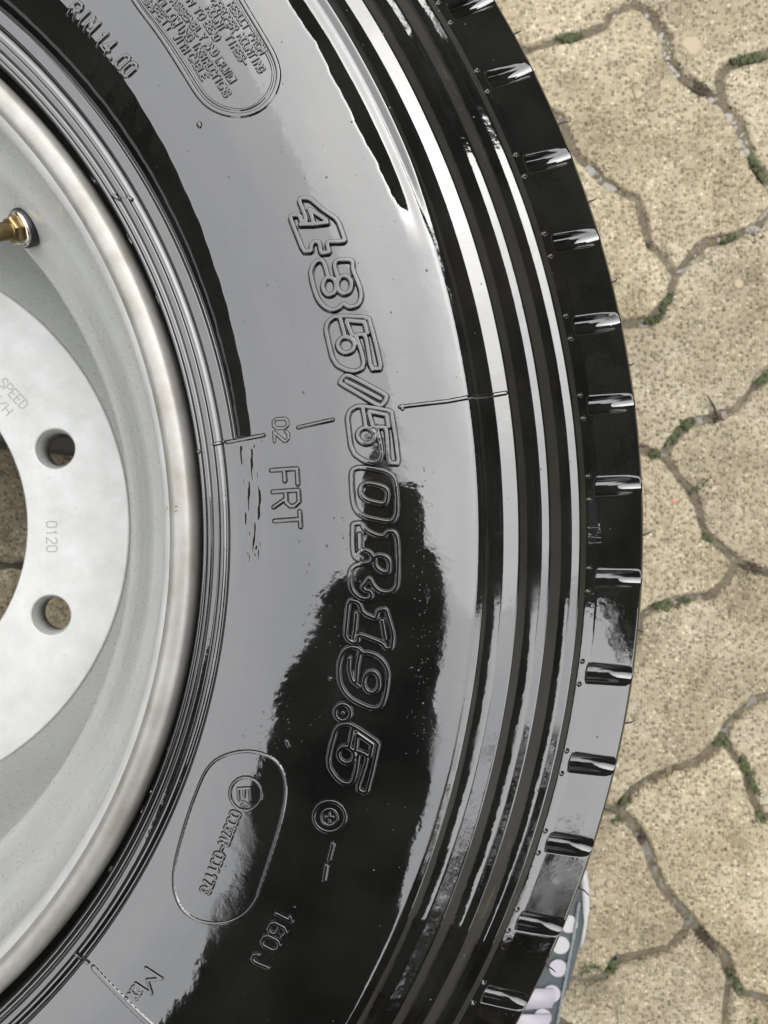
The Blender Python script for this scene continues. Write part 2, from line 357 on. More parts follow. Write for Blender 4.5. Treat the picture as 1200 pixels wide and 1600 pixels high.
FONT = {  # strokes on a 4 x 6 grid, baseline y=0
'A':[[(0,0),(2,6),(4,0)],[(.7,2),(3.3,2)]],'B':[[(0,0),(0,6),(3,6),(4,5),(3,3.2),(0,3.2)],[(3,3.2),(4,1.6),(3,0),(0,0)]],'C':[[(4,5),(3,6),(1,6),(0,5),(0,1),(1,0),(3,0),(4,1)]],
'D':[[(0,0),(0,6),(2.6,6),(4,4.5),(4,1.5),(2.6,0),(0,0)]],'E':[[(4,0),(0,0),(0,6),(4,6)],[(0,3),(3,3)]],'F':[[(0,0),(0,6),(4,6)],[(0,3),(3,3)]],'G':[[(4,5),(3,6),(1,6),(0,5),(0,1),(1,0),(3,0),(4,1),(4,3),(2.5,3)]],
'H':[[(0,0),(0,6)],[(4,0),(4,6)],[(0,3),(4,3)]],'I':[[(2,0),(2,6)]],'J':[[(0,1.4),(1,0),(2.6,0),(3.4,1.2),(3.4,6)]],'K':[[(0,0),(0,6)],[(4,6),(0,2.6)],[(1.4,3.6),(4,0)]],'L':[[(0,6),(0,0),(4,0)]],
'M':[[(0,0),(0,6),(2,2.4),(4,6),(4,0)]],'N':[[(0,0),(0,6),(4,0),(4,6)]],'O':[[(1,0),(0,1.2),(0,4.8),(1,6),(3,6),(4,4.8),(4,1.2),(3,0),(1,0)]],'P':[[(0,0),(0,6),(3,6),(4,5),(4,3.8),(3,2.8),(0,2.8)]],
'Q':[[(1,0),(0,1.2),(0,4.8),(1,6),(3,6),(4,4.8),(4,1.2),(3,0),(1,0)],[(2.6,1.4),(4,-.3)]],'R':[[(0,0),(0,6),(3,6),(4,5),(4,3.9),(3,3),(0,3)],[(2,3),(4,0)]],'S':[[(4,5),(3,6),(1,6),(0,5),(0,4),(1,3.2),(3,2.8),(4,2),(4,1),(3,0),(1,0),(0,1)]],
'T':[[(2,0),(2,6)],[(0,6),(4,6)]],'U':[[(0,6),(0,1.2),(1,0),(3,0),(4,1.2),(4,6)]],'V':[[(0,6),(2,0),(4,6)]],'W':[[(0,6),(1,0),(2,4),(3,0),(4,6)]],'X':[[(0,0),(4,6)],[(0,6),(4,0)]],'Y':[[(0,6),(2,3),(4,6)],[(2,3),(2,0)]],'Z':[[(0,6),(4,6),(0,0),(4,0)]],
'0':[[(1,0),(0,1.2),(0,4.8),(1,6),(3,6),(4,4.8),(4,1.2),(3,0),(1,0)]],'1':[[(.9,4.8),(2.2,6),(2.2,0)]],'2':[[(0,5),(1,6),(3,6),(4,5),(4,4),(0,0),(4,0)]],'4':[[(3,0),(3,6),(0,2),(4,2)]],'6':[[(3.6,5.4),(2.6,6),(1,6),(0,4.6),(0,1.2),(1,0),(3,0),(4,1.1),(4,2.4),(3,3.4),(.2,3)]],'7':[[(0,6),(4,6),(1.4,0)]],
'3':[[(0,5.4),(1,6),(3,6),(4,5),(4,4),(3,3.2),(1.5,3.2)],[(3,3.2),(4,2.2),(4,1),(3,0),(1,0),(0,.8)]],'5':[[(4,6),(.3,6),(0,3.4),(3,3.5),(4,2.5),(4,1),(3,0),(0,0)]],'8':[[(1,3.2),(0,4.2),(0,5.2),(1,6),(3,6),(4,5.2),(4,4.2),(3,3.2),(1,3.2),(0,2.2),(0,1),(1,0),(3,0),(4,1),(4,2.2),(3,3.2)]],
'.':[[(2,0),(2,.5)]],'-':[[(.4,3),(3.6,3)]],'/':[[(0,0),(4,6)]],'+':[[(0,3),(4,3)],[(2,1),(2,5)]],'a':[[(3.4,0),(3.4,4)],[(3.4,3.2),(2,4),(.6,3.4),(.2,2),(.6,.6),(2,0),(3.4,.8)]],'x':[[(0,0),(3.4,4)],[(0,4),(3.4,0)]],':':[[(2,1),(2,1.5)],[(2,4),(2,4.5)]]}
def text_px(s, p0, p1, h, adv=None, wfac=1.):
    """strokes of a word; p0 -> p1 run along its baseline in the photo, tops to the right of the run's left hand"""
    p0 = np.array(p0, float); p1 = np.array(p1, float); d = p1-p0; ln = np.linalg.norm(d); d /= ln
    up = np.array([d[1], -d[0]]); n = len(s); a = ln/(n - .28) if n > 1 else ln; cw = a*.72 if n > 1 else ln
    out = []
    for i, ch in enumerate(s):
        if ch == ' ': continue
        for st in FONT[ch]:
            out.append([tuple(p0 + d*(i*a + x/4*cw*wfac) + up*(y/6*h)) for x, y in st])
    return out
def word(s, p0, p1, h, lab=None, name='raised_word', each=False, **k):
    kk = dict(hw=.25, sw=.35, H=.45, step=.16); kk.update(k)
    if each:
        p0 = np.array(p0, float); p1 = np.array(p1, float); n = len(s); d = (p1-p0); a = d/(n-.28)
        for i, ch in enumerate(s):
            if ch == ' ': continue
            relief('raised_digit' if ch.isdigit() else ('raised_dot' if ch == '.' else 'raised_letter'), text_px(ch, p0+a*i, p0+a*(i+.72), h), label='small raised %s %s in the marking %s' % ('digit' if ch.isdigit() else 'mark' if not ch.isalpha() else 'letter', ch, s), **kk)
    else: relief(name, text_px(s, p0, p1, h), label=lab, **kk)
T = dict(hw=.45, sw=.65, H=1.3, step=.2)
word('FRT', (424,735), (430,826), 40, each=True, **T)
word('02', (427,655), (429,690), 22, each=True, hw=.4, sw=.4, H=.6, step=.2)
word('RIM', (104,20), (139,55), 25, each=True, hw=.38, sw=.5, H=.9, step=.2)
word('14.00', (146,66), (197,122), 25, each=True, hw=.38, sw=.5, H=.9, step=.2)
word('160', (436,1418), (407,1474), 27, each=True, hw=.5, sw=.6, H=1.1, step=.2)
word('J', (398,1488), (392,1502), 28, each=True, hw=.5, sw=.6, H=1.1, step=.2)
word('TWI', (920,820), (922,852), 17, each=True, hw=.3, sw=.35, H=.5, step=.18)
word('M', (228,1512), (212,1536), 30, each=True, hw=.4, sw=.4, H=.7, step=.2)
word('ax.', (210,1538), (194,1562), 24, each=True, hw=.35, sw=.4, H=.6, step=.2)
word('0067R-001176', (362,1266), (313,1392), 15, lab='raised approval number below the circled E', hw=.35, sw=.5, H=.8, step=.2)
PARA = [('RESULT',(360,6),(386,44)),('FROM',(393,53),(411,83)),('IMPROPER',(330,-8),(368,48)),('MOUNTING',(375,55),(409,112)),('MOUNT',(326,12),(349,47)),('TIRES-',(356,57),(384,102)),
 ('TO',(307,15),(317,30)),('BEAD',(323,36),(340,63)),('IN',(291,-8),(300,8)),('ASSEMBLY',(270,0),(319,62)),('AND',(323,69),(338,86)),('INFLATION',(340,92),(364,128)),
 ('FOLLOWING',(242,-6),(299,63)),('INSTRUCTIONS',(305,69),(356,150)),('SAFETY',(228,0),(268,47)),('WITH',(275,56),(292,82)),('CABLE',(298,87),(320,124)),('MAY',(343,-22),(356,-2))]
for s, a, b_ in PARA:
    d = np.array(b_, float)-a; d /= np.linalg.norm(d); off = np.array([-d[1], d[0]])*5
    word(s, np.array(a)+off, np.array(b_)+off, 11.5, lab='tiny raised word %s in the safety note' % s, hw=.16, sw=.32, H=.6, step=.14)
def stadium_ring(pts, name, label, **k):
    relief(name, [smooth_pl(pts, False, 2)], label=label, **k)
st1 = [(190,-30),(215,10),(250,55),(288,115),(308,148),(326,167),(350,178),(380,182),(408,172),(428,150),(437,120),(431,92),(412,58),(390,22),(362,-25)]
stadium_ring(st1, 'raised_outline', 'double raised outline round the safety note', hw=.55, sw=.5, H=.7)
st1b = [(199,-30),(224,10),(259,53),(296,110),(314,140),(330,158),(352,169),(379,173),(402,164),(420,145),(428,119),(423,95),(404,62),(382,26),(354,-22)]
stadium_ring(st1b, 'raised_outline', 'inner raised outline round the safety note', hw=.22, sw=.35, H=.4)
st2 = [(395,1172),(430,1185),(447,1215),(445,1260),(428,1320),(408,1380),(398,1412),(370,1438),(330,1445),(290,1430),(272,1400),(270,1360),(285,1300),(305,1240),(325,1195),(355,1177)]
relief('raised_outline', [smooth_pl(st2, True, 2)], label='raised oval outline round the circled E', hw=.2, sw=.6, H=.5)
relief('raised_ring', [arc(384,1240,25,26)], label='raised ring round the letter E', hw=.3, sw=.5, H=.8, step=.2)
relief('raised_letter', text_px('E', (372,1232), (373,1250), 18), label='raised letter E inside its ring', hw=.35, sw=.4, H=.7, step=.18)
relief('raised_digit', text_px('4', (376,1252), (377,1260), 10), label='small raised digit 4 beside the circled E', hw=.25, sw=.35, H=.5, step=.18)
relief('raised_ring', [arc(515,1275,25,24)], label='raised outer ring below the tyre size', hw=.5, sw=.5, H=.9, step=.2)
relief('raised_ring', [arc(515,1276,13,13)], label='raised inner ring below the tyre size', hw=.3, sw=.45, H=.7, step=.2)
relief('raised_star', [[(509,1276),(521,1276)],[(515,1270),(515,1283)]], label='raised cross in the middle of the rings', hw=.35, sw=.45, H=.6, step=.2)
for i, p in enumerate([[(520,1318),(514,1342)],[(510,1352),(506,1374)],[(448,1158),(450,1164)],[(311,194),(312,196)],[(516,1060),(540,1062)][:1]]):
    relief('raised_blob', [p], hw=.5, sw=.7, H=.8, step=.2)
# mould lines
ML = dict(hw=.35, sw=.6, H=1.0, step=.2)
relief('mould_line', [[(625,636),(700,627),(790,614)]], label='radial mould line beside the slash', **ML)
relief('mould_line', [[(355,691),(412,680)]], label='short radial mould line near the rim', **ML)
relief('mould_line', [[(466,668),(520,656)]], label='short radial mould line beside the digits 02', **ML)
relief('mould_line', [[(146,1512),(180,1548),(240,1606)]], label='long radial mould line near the bottom', hw=.7, sw=.6, H=.5, step=.2)
for p in ([(300,704),(311,706)],[(335,694),(349,690)],[(628,634),(629,639)],[(468,667),(469,668)],[(519,656),(520,656)],[(411,680),(412,680)],[(133,1500),(137,1503)],[(120,1490),(126,1496)],[(178,306),(188,311)],[(200,308),(206,312)]):
    relief('mould_nub', [p], hw=.45, sw=.4, H=1.0, step=.2)
# ragged rubber flash in the gap beside the flange
fl = [(x, y) for x, y in zip(*[np.linspace(0, 1, 60)]*2)]
for a0, a1, rr0 in ((.30, .62, 264.2), (-.02, .22, 264.0), (-.62, -.06, 264.2)):
    ths = np.linspace(a0, a1, 90); pl = [(th, rr0 + .35*math.sin(th*61)+.3*math.sin(th*173+1)+.2*rng.standard_normal()) for th in ths]
    thm = (a0+a1)/2
    relief_uv('rubber_flash', [[((thm-a)*264, r) for a, r in pl]], thm, 264., hw=.1, sw=.35, H=.9, step=.22)
# little moulded pips either side of each lug notch, one shared mesh idea, each a part
for a in ALLN:
    if abs((a+math.pi) % (2*math.pi)-math.pi) > .62: continue
    for s_ in (-1, 1):
        thp = a+s_*4.9/426.6
        relief_uv('tread_pip', [[(0, 426.4)]], thp, 426.4, hw=.2, sw=1.1, H=1.2, step=.25)
# water droplets and grit on the wet side
dv, df = [], []
def dome(P, r, h, seg=7):
    b0 = len(dv); P = np.array(P)
    for i in range(seg): dv.append(P+[r*math.cos(i*2*math.pi/seg), r*math.sin(i*2*math.pi/seg), -.05])
    for i in range(seg): dv.append(P+[.65*r*math.cos(i*2*math.pi/seg), .65*r*math.sin(i*2*math.pi/seg), h*.7])
    dv.append(P+[0, 0, h])
    for i in range(seg):
        j = (i+1) % seg; df.append((b0+i, b0+j, b0+seg+j, b0+seg+i)); df.append((b0+seg+i, b0+seg+j, b0+2*seg))
clus = [(px_side(660, 750+i*40), 2.5, 10) for i in range(11)] + [(px_side(430, 1150), 6, 40), (px_side(545, 840), 4, 25), (px_side(500, 1000), 8, 25)]
pts = [(rng.uniform(-.6, .62), rng.uniform(283, 450)) for _ in range(170)]
for (th, R), sp, n in clus:
    pts += [(th+rng.normal()*sp/R*1.6, R+rng.normal()*sp) for _ in range(n)]
for th, R in pts:
    r = min(1.0, .16+abs(rng.normal())*.16)
    if R < 450: dome([R*math.cos(th), R*math.sin(th), float(top_z(np.array([th]), np.array([R]))[0])], r, r*.8)
o = obj('water_droplet', dv, df, M['rubber'], tyre); o['kind'] = 'stuff'; o['label'] = 'tiny droplets scattered over the wet sidewall'
# vent hairs on the tread edge
def tube(pts, rad, seg=6, cap=True):
    pts = [np.array(p, float) for p in pts]; Vv, Ff = [], []
    rad = rad if isinstance(rad, (list, tuple)) else [rad]*len(pts)
    for i, p in enumerate(pts):
        d = pts[min(i+1, len(pts)-1)]-pts[max(i-1, 0)]; d /= np.linalg.norm(d)+1e-9
        a = np.cross(d, [0, 0, 1] if abs(d[2]) < .9 else [1, 0, 0]); a /= np.linalg.norm(a); b2 = np.cross(d, a)
        for k_ in range(seg):
            an = 2*math.pi*k_/seg; Vv.append(p+rad[i]*(a*math.cos(an)+b2*math.sin(an)))
    for i in range(len(pts)-1):
        for k_ in range(seg):
            k2 = (k_+1) % seg; Ff.append((i*seg+k_, i*seg+k2, (i+1)*seg+k2, (i+1)*seg+k_))
    if cap: Ff.append(tuple(range(seg))[::-1]); Ff.append(tuple((len(pts)-1)*seg+k_ for k_ in range(seg)))
    return Vv, Ff
for i, (x, y) in enumerate([(803,50),(873,191),(921,313),(955,440),(982,570),(997,697),(1001,836),(992,985),(977,1131),(945,1266),(908,1391),(860,1515)]):
    P = px_at(x, y, -26); th = math.atan2(P[1], P[0]); er = np.array([math.cos(th), math.sin(th), 0]); et = np.array([-math.sin(th), math.cos(th), 0])
    b0 = er*453. + np.array([0, 0, float(base_z(452.5))-.5]); ln = random.uniform(1.5, 4.5); sw_ = random.uniform(-1.5, 2.5)
    Vv, Ff = tube([b0-er*2, b0, b0+er*ln*.6+et*sw_*.3, b0+er*ln+et*sw_+np.array([0,0,1.])], [.6, .45, .35, .2])
    obj('vent_hair', Vv, Ff, M['seal'], tyre)

# ------------------------------------------------------------------ rim
def lathe(prof, nseg=360, close=False):
    p = np.array(prof, float); th = np.linspace(0, 2*math.pi, nseg, endpoint=False)
    V_ = np.stack([p[None, :, 0]*np.cos(th)[:, None], p[None, :, 0]*np.sin(th)[:, None], np.broadcast_to(p[None, :, 1], (nseg, len(p)))], -1).reshape(-1, 3)
    return V_, gridq(nseg, len(p), True)
def rnd(prof, n=2):
    return smooth_pl(prof, False, n)
rim = empty('wheel_rim', W(0, 0, 0), None, None); rim.parent = wheel; rim.location = W(0, 0, 0)-W(0, 0, -410)
del_ = None
V_, q = lathe(rnd([(262.2,-12),(262.3,-6),(260.8,-1.2),(257,0),(253.2,-.6),(251.2,-3.0)],3)); big('rim_lip', V_, q, M['lip'], rim)
V_, q = lathe(rnd([(251.25,-2.9),(249.8,-4.2),(247.6,-7),(246.6,-12),(246.4,-18)],2)); big('rim_edge', V_, q, M['disc'], rim)
V_, q = lathe(rnd([(246.4,-17.9),(245.5,-24),(243,-31),(238,-36.5),(234.9,-38.4),(233.2,-39.4),(230,-43),(226,-49),(221,-57),(216,-62.3),(214,-64.0),(212.6,-66.2),(211.5,-80),(208,-120),(206,-165),(206,-200)],1)); big('rim_well', V_, q, M['rim'], rim)
V_, q = lathe([(206.5,-190),(203,-188),(197,-184),(186,-177),(180,-173.6),(176.5,-171.2),(175.2,-170.6)]); big('dish_edge', V_, q, M['rim'], rim)
V_, q = lathe([(206.5,-196),(212,-300),(235,-340),(243,-360),(246,-376),(258,-380),(262,-376)],180); big('rear_barrel', V_, q, M['rim'], rim)
# disc with hub bore and eight bolt holes
cu_d = bpy.data.curves.new('disc', 'CURVE'); cu_d.dimensions = '2D'; cu_d.fill_mode = 'BOTH'
def circ(cx, cy, r, n=96):
    s_ = cu_d.splines.new('POLY'); s_.points.add(n-1); s_.use_cyclic_u = True
    for i in range(n): s_.points[i].co = ((cx+r*math.cos(2*math.pi*i/n))*.001, (cy+r*math.sin(2*math.pi*i/n))*.001, 0, 1)
hA = [px_at(82.5, 700, -169), px_at(75.3, 961.7, -169)]
a0 = .5*(math.atan2(hA[0][1], hA[0][0])+math.atan2(hA[1][1], hA[1][0])) ; RB = 137.5
circ(0, 0, 174.5, 256); circ(0, 0, 111.5, 180)
HOLES = [(RB*math.cos(a0+R_(22.5+45*i)), RB*math.sin(a0+R_(22.5+45*i))) for i in range(8)]
for hx, hy in HOLES: circ(hx, hy, 13.6, 64)
cu_d.extrude = .0072; cu_d.bevel_depth = .0012; cu_d.bevel_resolution = 2
tmp = bpy.data.objects.new('tmp', cu_d); COL.objects.link(tmp)
dg = bpy.context.evaluated_depsgraph_get(); me = bpy.data.meshes.new_from_object(tmp.evaluated_get(dg)); bpy.data.objects.remove(tmp)
me.materials.clear(); me.materials.append(M['disc']); me.name = 'wheel_disc'
disc = link(bpy.data.objects.new('wheel_disc', me), rim); disc.location = W(0, 0, -177.4)-W(0, 0, 0)
for hx, hy in HOLES:
    V_, q = lathe([(13.5,-169.2),(13.2,-169.4),(11.6,-172.6),(10.7,-174.5),(10.6,-184.5),(13.4,-184.9)],64); V_ = V_+np.array([hx, hy, 0]); big('bolt_hole_rim', V_, q, M['rim'], rim)
# stamped marks on the disc
def strokes_on_disc(name, s, p0, p1, h, w, label):
    V_, F_ = [], []
    for st in text_px(s, p0, p1, h):
        for a, b_ in zip(st[:-1], st[1:]):
            A = px_at(*a, -168.9); B = px_at(*b_, -168.9); d = (B-A); l = np.linalg.norm(d)
            if l < 1e-6: continue
            d /= l; n_ = np.array([-d[1], d[0], 0])*w; A = A-d*w*.8; B = B+d*w*.8; k0 = len(V_)
            V_ += [A-n_, B-n_, B+n_, A+n_, A-n_-[0,0,.4], B-n_-[0,0,.4], B+n_-[0,0,.4], A+n_-[0,0,.4]]
            zz = -.0002*len(V_)
            for kk in range(k0, len(V_)): V_[kk] = V_[kk]+np.array([0, 0, zz])
            F_ += [(k0,k0+1,k0+2,k0+3),(k0+4,k0+7,k0+6,k0+5),(k0,k0+4,k0+5,k0+1),(k0+2,k0+6,k0+7,k0+3),(k0+1,k0+5,k0+6,k0+2),(k0+3,k0+7,k0+4,k0)]
    o = obj(name, V_, F_, M['stamp'], disc if False else rim, smooth=False); o['label'] = label
strokes_on_disc('stamped_number', '0120', (72.5,815), (73,862), 16, .36, 'stamped number 0120 on the wheel disc')
strokes_on_disc('stamped_word', 'SPEED', (-3,600), (34,640), 15, .33, 'stamped word SPEED on the wheel disc')
strokes_on_disc('stamped_word', 'KM/H', (-26,610), (9,650), 15, .33, 'stamped letters KM/H on the wheel disc')
rv, rf = [], []
for i in range(14):
    P = px_at(rng.uniform(254, 262) if i % 2 else rng.uniform(268, 277), rng.uniform(789, 797) + (8 if i % 5 == 0 else 0), .5)
    k0 = len(rv); r = rng.uniform(.12, .3)
    for j in range(5): rv.append(P+[r*math.cos(j*1.257)*1.4, r*math.sin(j*1.257), -.5])
    rv.append(P+[0,0,.1]); rf += [(k0+j, k0+(j+1) % 5, k0+5) for j in range(5)]
o = obj('rust_speck', rv, rf, M['rust'], rim); o['kind'] = 'stuff'

# valve
VP = np.array([166., 145.5, -53.]); vth = math.atan2(VP[1], VP[0]); vax = np.array([-.62*math.cos(vth)-.1, -.62*math.sin(vth), .72]); vax /= np.linalg.norm(vax)
vu = np.cross(vax, [0, 0, 1]); vu /= np.linalg.norm(vu); vv = np.cross(vax, vu)
def vlathe(name, prof, m, n=40, par=None, sharp=False):
    V_, F_ = [], []
    for i in range(n):
        a = 2*math.pi*i/n
        for r, hgt in prof: V_.append(VP+vu*r*math.cos(a)+vv*r*math.sin(a)+vax*hgt)
    return obj(name, V_, gridq(n, len(prof), True), m, par, smooth=not sharp)
valve = empty('valve', W(*VP), None, None); valve.parent = rim; valve.location = W(*VP)-W(0, 0, 0)
vlathe('rubber_seal', [(9.0,-3),(9.3,0),(9.1,1.2),(8,2.0),(5,2)], M['seal'], par=valve)
vlathe('washer', [(8.2,1.0),(8.3,2.2),(7.6,3.0),(6.2,3.1),(4,3.1)], M['nickel'], par=valve)
vlathe('hex_nut', [(6.5,2.8),(6.5,6.0),(5.7,6.9),(4.0,7.0)], M['brass'], 6, valve, True)
st = [(4.2,5)]
for i in range(16): st += [(4.2,7+i*.8),(3.6,7.4+i*.8)]
st += [(3.4,20),(3.2,26),(0.01,26.4)]
vlathe('valve_stem', st, M['brass'], par=valve)

# ------------------------------------------------------------------ the pavement
GZ = -407.                                     # paver tops
m_, t, b = mat('wet concrete paver', (.16,.15,.12), .5, ior=1.4)
v = coords(t)
vor = N(t, 'ShaderNodeTexVoronoi', feature='F1', Scale=330., Randomness=1.); t.links.new(v, vor.inputs['Vector'])
vo2 = N(t, 'ShaderNodeTexVoronoi', feature='F1', Scale=95., Randomness=1.); t.links.new(v, vo2.inputs['Vector'])
sp = N(t, 'ShaderNodeSeparateColor'); t.links.new(vor.outputs['Color'], sp.inputs[0])
sp2 = N(t, 'ShaderNodeSeparateColor'); t.links.new(vo2.outputs['Color'], sp2.inputs[0])
cem = rampk(t, noise(t, v, 14, 8, .6), [(.3, (.38,.318,.205)), (.5, (.48,.41,.275)), (.72, (.57,.50,.36))])
grain = rampk(t, sp.outputs[0], [(0., (.13,.11,.065)), (.3, (.25,.215,.14)), (.55, (.36,.312,.2)), (.78, (.58,.5,.32)), (1., (.85,.77,.58))])
gm = ramp(t, vor.outputs['Distance'], [(.35, (1,1,1)), (.7, (0,0,0))])
c = mixc(t, math_(t, 'MULTIPLY', gm, .72), cem, grain)
pm = math_(t, 'MULTIPLY', ramp(t, vo2.outputs['Distance'], [(.2, (1,1,1)), (.34, (0,0,0))]), math_(t, 'GREATER_THAN', sp2.outputs[1], .95))
c = mixc(t, pm, c, (.30,.25,.15))
c = mixc(t, ramp(t, noise(t, v, 120, 5, .7), [(.64, (0,0,0)), (.74, (.8,.8,.8))]), c, (.09,.08,.05))
oi = N(t, 'ShaderNodeObjectInfo'); c = mixc(t, 1., c, ramp(t, oi.outputs['Random'], [(0., (.86,.86,.88)), (1., (1.06,1.05,1.03))]), 'MULTIPLY')
c = mixc(t, 1., c, ramp(t, noise(t, v, 24, 6, .65), [(.35, (.80,.79,.77)), (.55, (1,1,1))]), 'MULTIPLY')
c = mixc(t, 1., c, ramp(t, noise(t, v, 7, 5, .6), [(.3, (.82,.80,.76)), (.6, (1.05,1.05,1.05))]), 'MULTIPLY')
t.links.new(c, b.inputs['Base Color'])
t.links.new(ramp(t, noise(t, v, 60, 4), [(.35, (.28,)*3), (.7, (.65,)*3)]), b.inputs['Roughness'])
hgt = math_(t, 'ADD', math_(t, 'MULTIPLY', ramp(t, vor.outputs['Distance'], [(0., (1,1,1)), (.6, (0,0,0))]), math_(t, 'ADD', sp.outputs[1], .2)), math_(t, 'MULTIPLY', noise(t, v, 700, 4, .6), .5))
c1 = bump(t, b, hgt, .0016, 1.); bump(t, b, noise(t, v, 90, 4), .003, .7, c1)
M['paver'] = m_
m_, t, b = mat('wet joint soil', (.05,.04,.025), .45)
v = coords(t); t.links.new(rampk(t, noise(t, v, 90, 6, .65), [(.3, (.06,.045,.022)), (.6, (.15,.12,.065)), (.8, (.27,.22,.125))]), b.inputs['Base Color'])
bump(t, b, noise(t, v, 350, 5), .002, .9); M['soil'] = m_
m_, t, b = mat('sky grey water', (.115,.105,.09), .03, ior=1.45); bump(t, b, noise(t, coords(t), 60, 2), .0004, .3); M['water'] = m_  # sky's reflection painted into the water as a grey base colour
m_, t, b = mat('moss', (.05,.08,.02), .5)
v = coords(t); t.links.new(rampk(t, noise(t, v, 260, 4), [(.3, (.04,.05,.018)), (.55, (.095,.115,.04)), (.75, (.18,.19,.09))]), b.inputs['Base Color']); bump(t, b, noise(t, v, 600, 3), .002, 1.); M['moss'] = m_
M['root'] = mat('dead root', (.045,.03,.018), .6)[0]
M['straw'] = mat('straw', (.26,.19,.08), .6)[0]
M['pebble'] = mat('cream pebble', (.29,.24,.155), .55)[0]
M['redchip'] = mat('red chip', (.36,.17,.12), .5)[0]

def g(x, y): P = px_at(x, y, GZ); return (P[0], P[1])
# joints between the pavers, as seen (photo coordinates), continued out of the picture
JA = [(985,5),(1005,12),(1025,30),(1042,60),(1046,92),(1066,120),(1100,143),(1130,158)]
JB = [(1130,158),(1158,195),(1170,230),(1184,263),(1215,300)]
JC = [(1130,158),(1126,122),(1142,100),(1200,84),(1260,80),(1330,60)]
JD = [(985,5),(955,22),(945,40),(905,54),(870,62),(820,78),(740,90)]
JE = [(985,5),(990,-40),(1010,-110)]
JF = [(1215,300),(1212,322),(1185,352),(1140,371),(1100,379),(1080,403),(1057,430)]
JG = [(1215,300),(1270,310),(1330,330)]
JH = [(1057,430),(1040,405),(1015,381),(1005,340),(997,312),(972,300),(940,281),(925,262),(905,246),(890,221),(878,182),(840,165),(740,180)]
JI = [(1057,430),(1048,457),(1035,480),(1015,501),(975,506),(930,520),(740,500)]
JJ = [(1000,700),(1022,711),(1038,712),(1050,690),(1075,661),(1112,654),(1150,640),(1180,605),(1210,580),(1330,570)]
JK = [(1000,700),(960,690),(740,700)]
JL = [(1038,712),(1060,745),(1077,765),(1091,790),(1097,815),(1104,836),(1130,856),(1150,878)]
JM = [(1150,878),(1185,890),(1215,900),(1330,905)]
JN = [(1150,878),(1143,897),(1128,915),(1108,932),(1062,936),(1030,945),(1002,962),(990,1000),(940,1010),(740,1000)]
JO = [(1130,1155),(1140,1130),(1163,1110),(1180,1094),(1215,1085),(1330,1080)]
JP = [(1130,1155),(1115,1172),(1085,1195),(1042,1206),(1005,1225),(985,1242),(965,1268)]
JQ = [(1130,1155),(1147,1182),(1166,1202),(1174,1240),(1190,1276),(1215,1280),(1330,1270)]
JR = [(965,1268),(990,1288),(1010,1320),(1020,1352),(1035,1388),(1062,1418),(1082,1442)]
JS = [(965,1268),(935,1262),(900,1258),(740,1250)]
JT = [(1082,1442),(1066,1462),(1045,1484),(1002,1495),(965,1502),(945,1528),(915,1536),(880,1532),(740,1540)]
JU = [(1082,1442),(1105,1470),(1133,1492),(1143,1528),(1158,1552),(1215,1568),(1330,1560)]
JV = [(1143,1528),(1135,1580),(1140,1720)]
r = lambda j: list(reversed(j))
def ring(*js):
    o = []
    for j in js: o += j if not o else j[1:]
    return o
X0, X1 = 740, 1330
CELLS = [
 ring([(X0,-110),(1010,-110)], r(JE), JD),                                              # top left
 ring([(1010,-110),(1330,-110),(1330,60)], r(JC), r(JA), JE),
 ring(JA, JB, JF, JH, [(X0,180),(X0,90)], r(JD)),
 ring(JC, [(1330,60),(1330,330)], r(JG), r(JB)),
 ring(r(JH), JI, [(X0,500),(X0,180)]),
 ring(r(JF), JG, [(1330,330),(1330,570)], r(JJ), JK, [(X0,700),(X0,500)], r(JI)),
 ring(JJ[2:], [(1330,570),(1330,905)], r(JM), r(JL)),
 ring(JJ[:3], JL, JN, [(X0,1000),(X0,700)], r(JK)),
 ring(JM, [(1330,905),(1330,1080)], r(JO), JP, JS, [(X0,1250),(X0,1000)], r(JN)),
 ring(JO, [(1330,1080),(1330,1270)], r(JQ)),
 ring(JQ, [(1330,1270),(1330,1560)], r(JU), r(JR), r(JP)),
 ring(r(JS), JR, JT, [(X0,1540),(X0,1250)]),
 ring(r(JT), JU[:4], JV, [(X0,1720),(X0,1540)]),
 ring(JU[3:], [(1330,1560),(1330,1720),(1140,1720)], r(JV)),
]
def inside(px_, py_, poly):
    c = np.zeros(px_.shape, bool); n = len(poly)
    for i in range(n):
        x1, y1 = poly[i]; x2, y2 = poly[(i+1) % n]
        if y1 == y2: continue
        c ^= ((y1 > py_) != (y2 > py_)) & (px_ < (x2-x1)*(py_-y1)/(y2-y1)+x1)
    return c
pave = empty('pavement', W(0, 0, LIFT*-1), None, None); pave['kind'] = 'structure'
pave.location = (0, 0, 0)
def hnoise(x, y):
    return .35*np.sin(x*.21+y*.13)+.3*np.sin(y*.34-x*.11+1)+.25*np.sin(x*.71+1.9)*np.sin(y*.63)+.2*np.sin(x*1.7+y*.9)*np.sin(y*1.9-x*.4)
STEP = 1.7
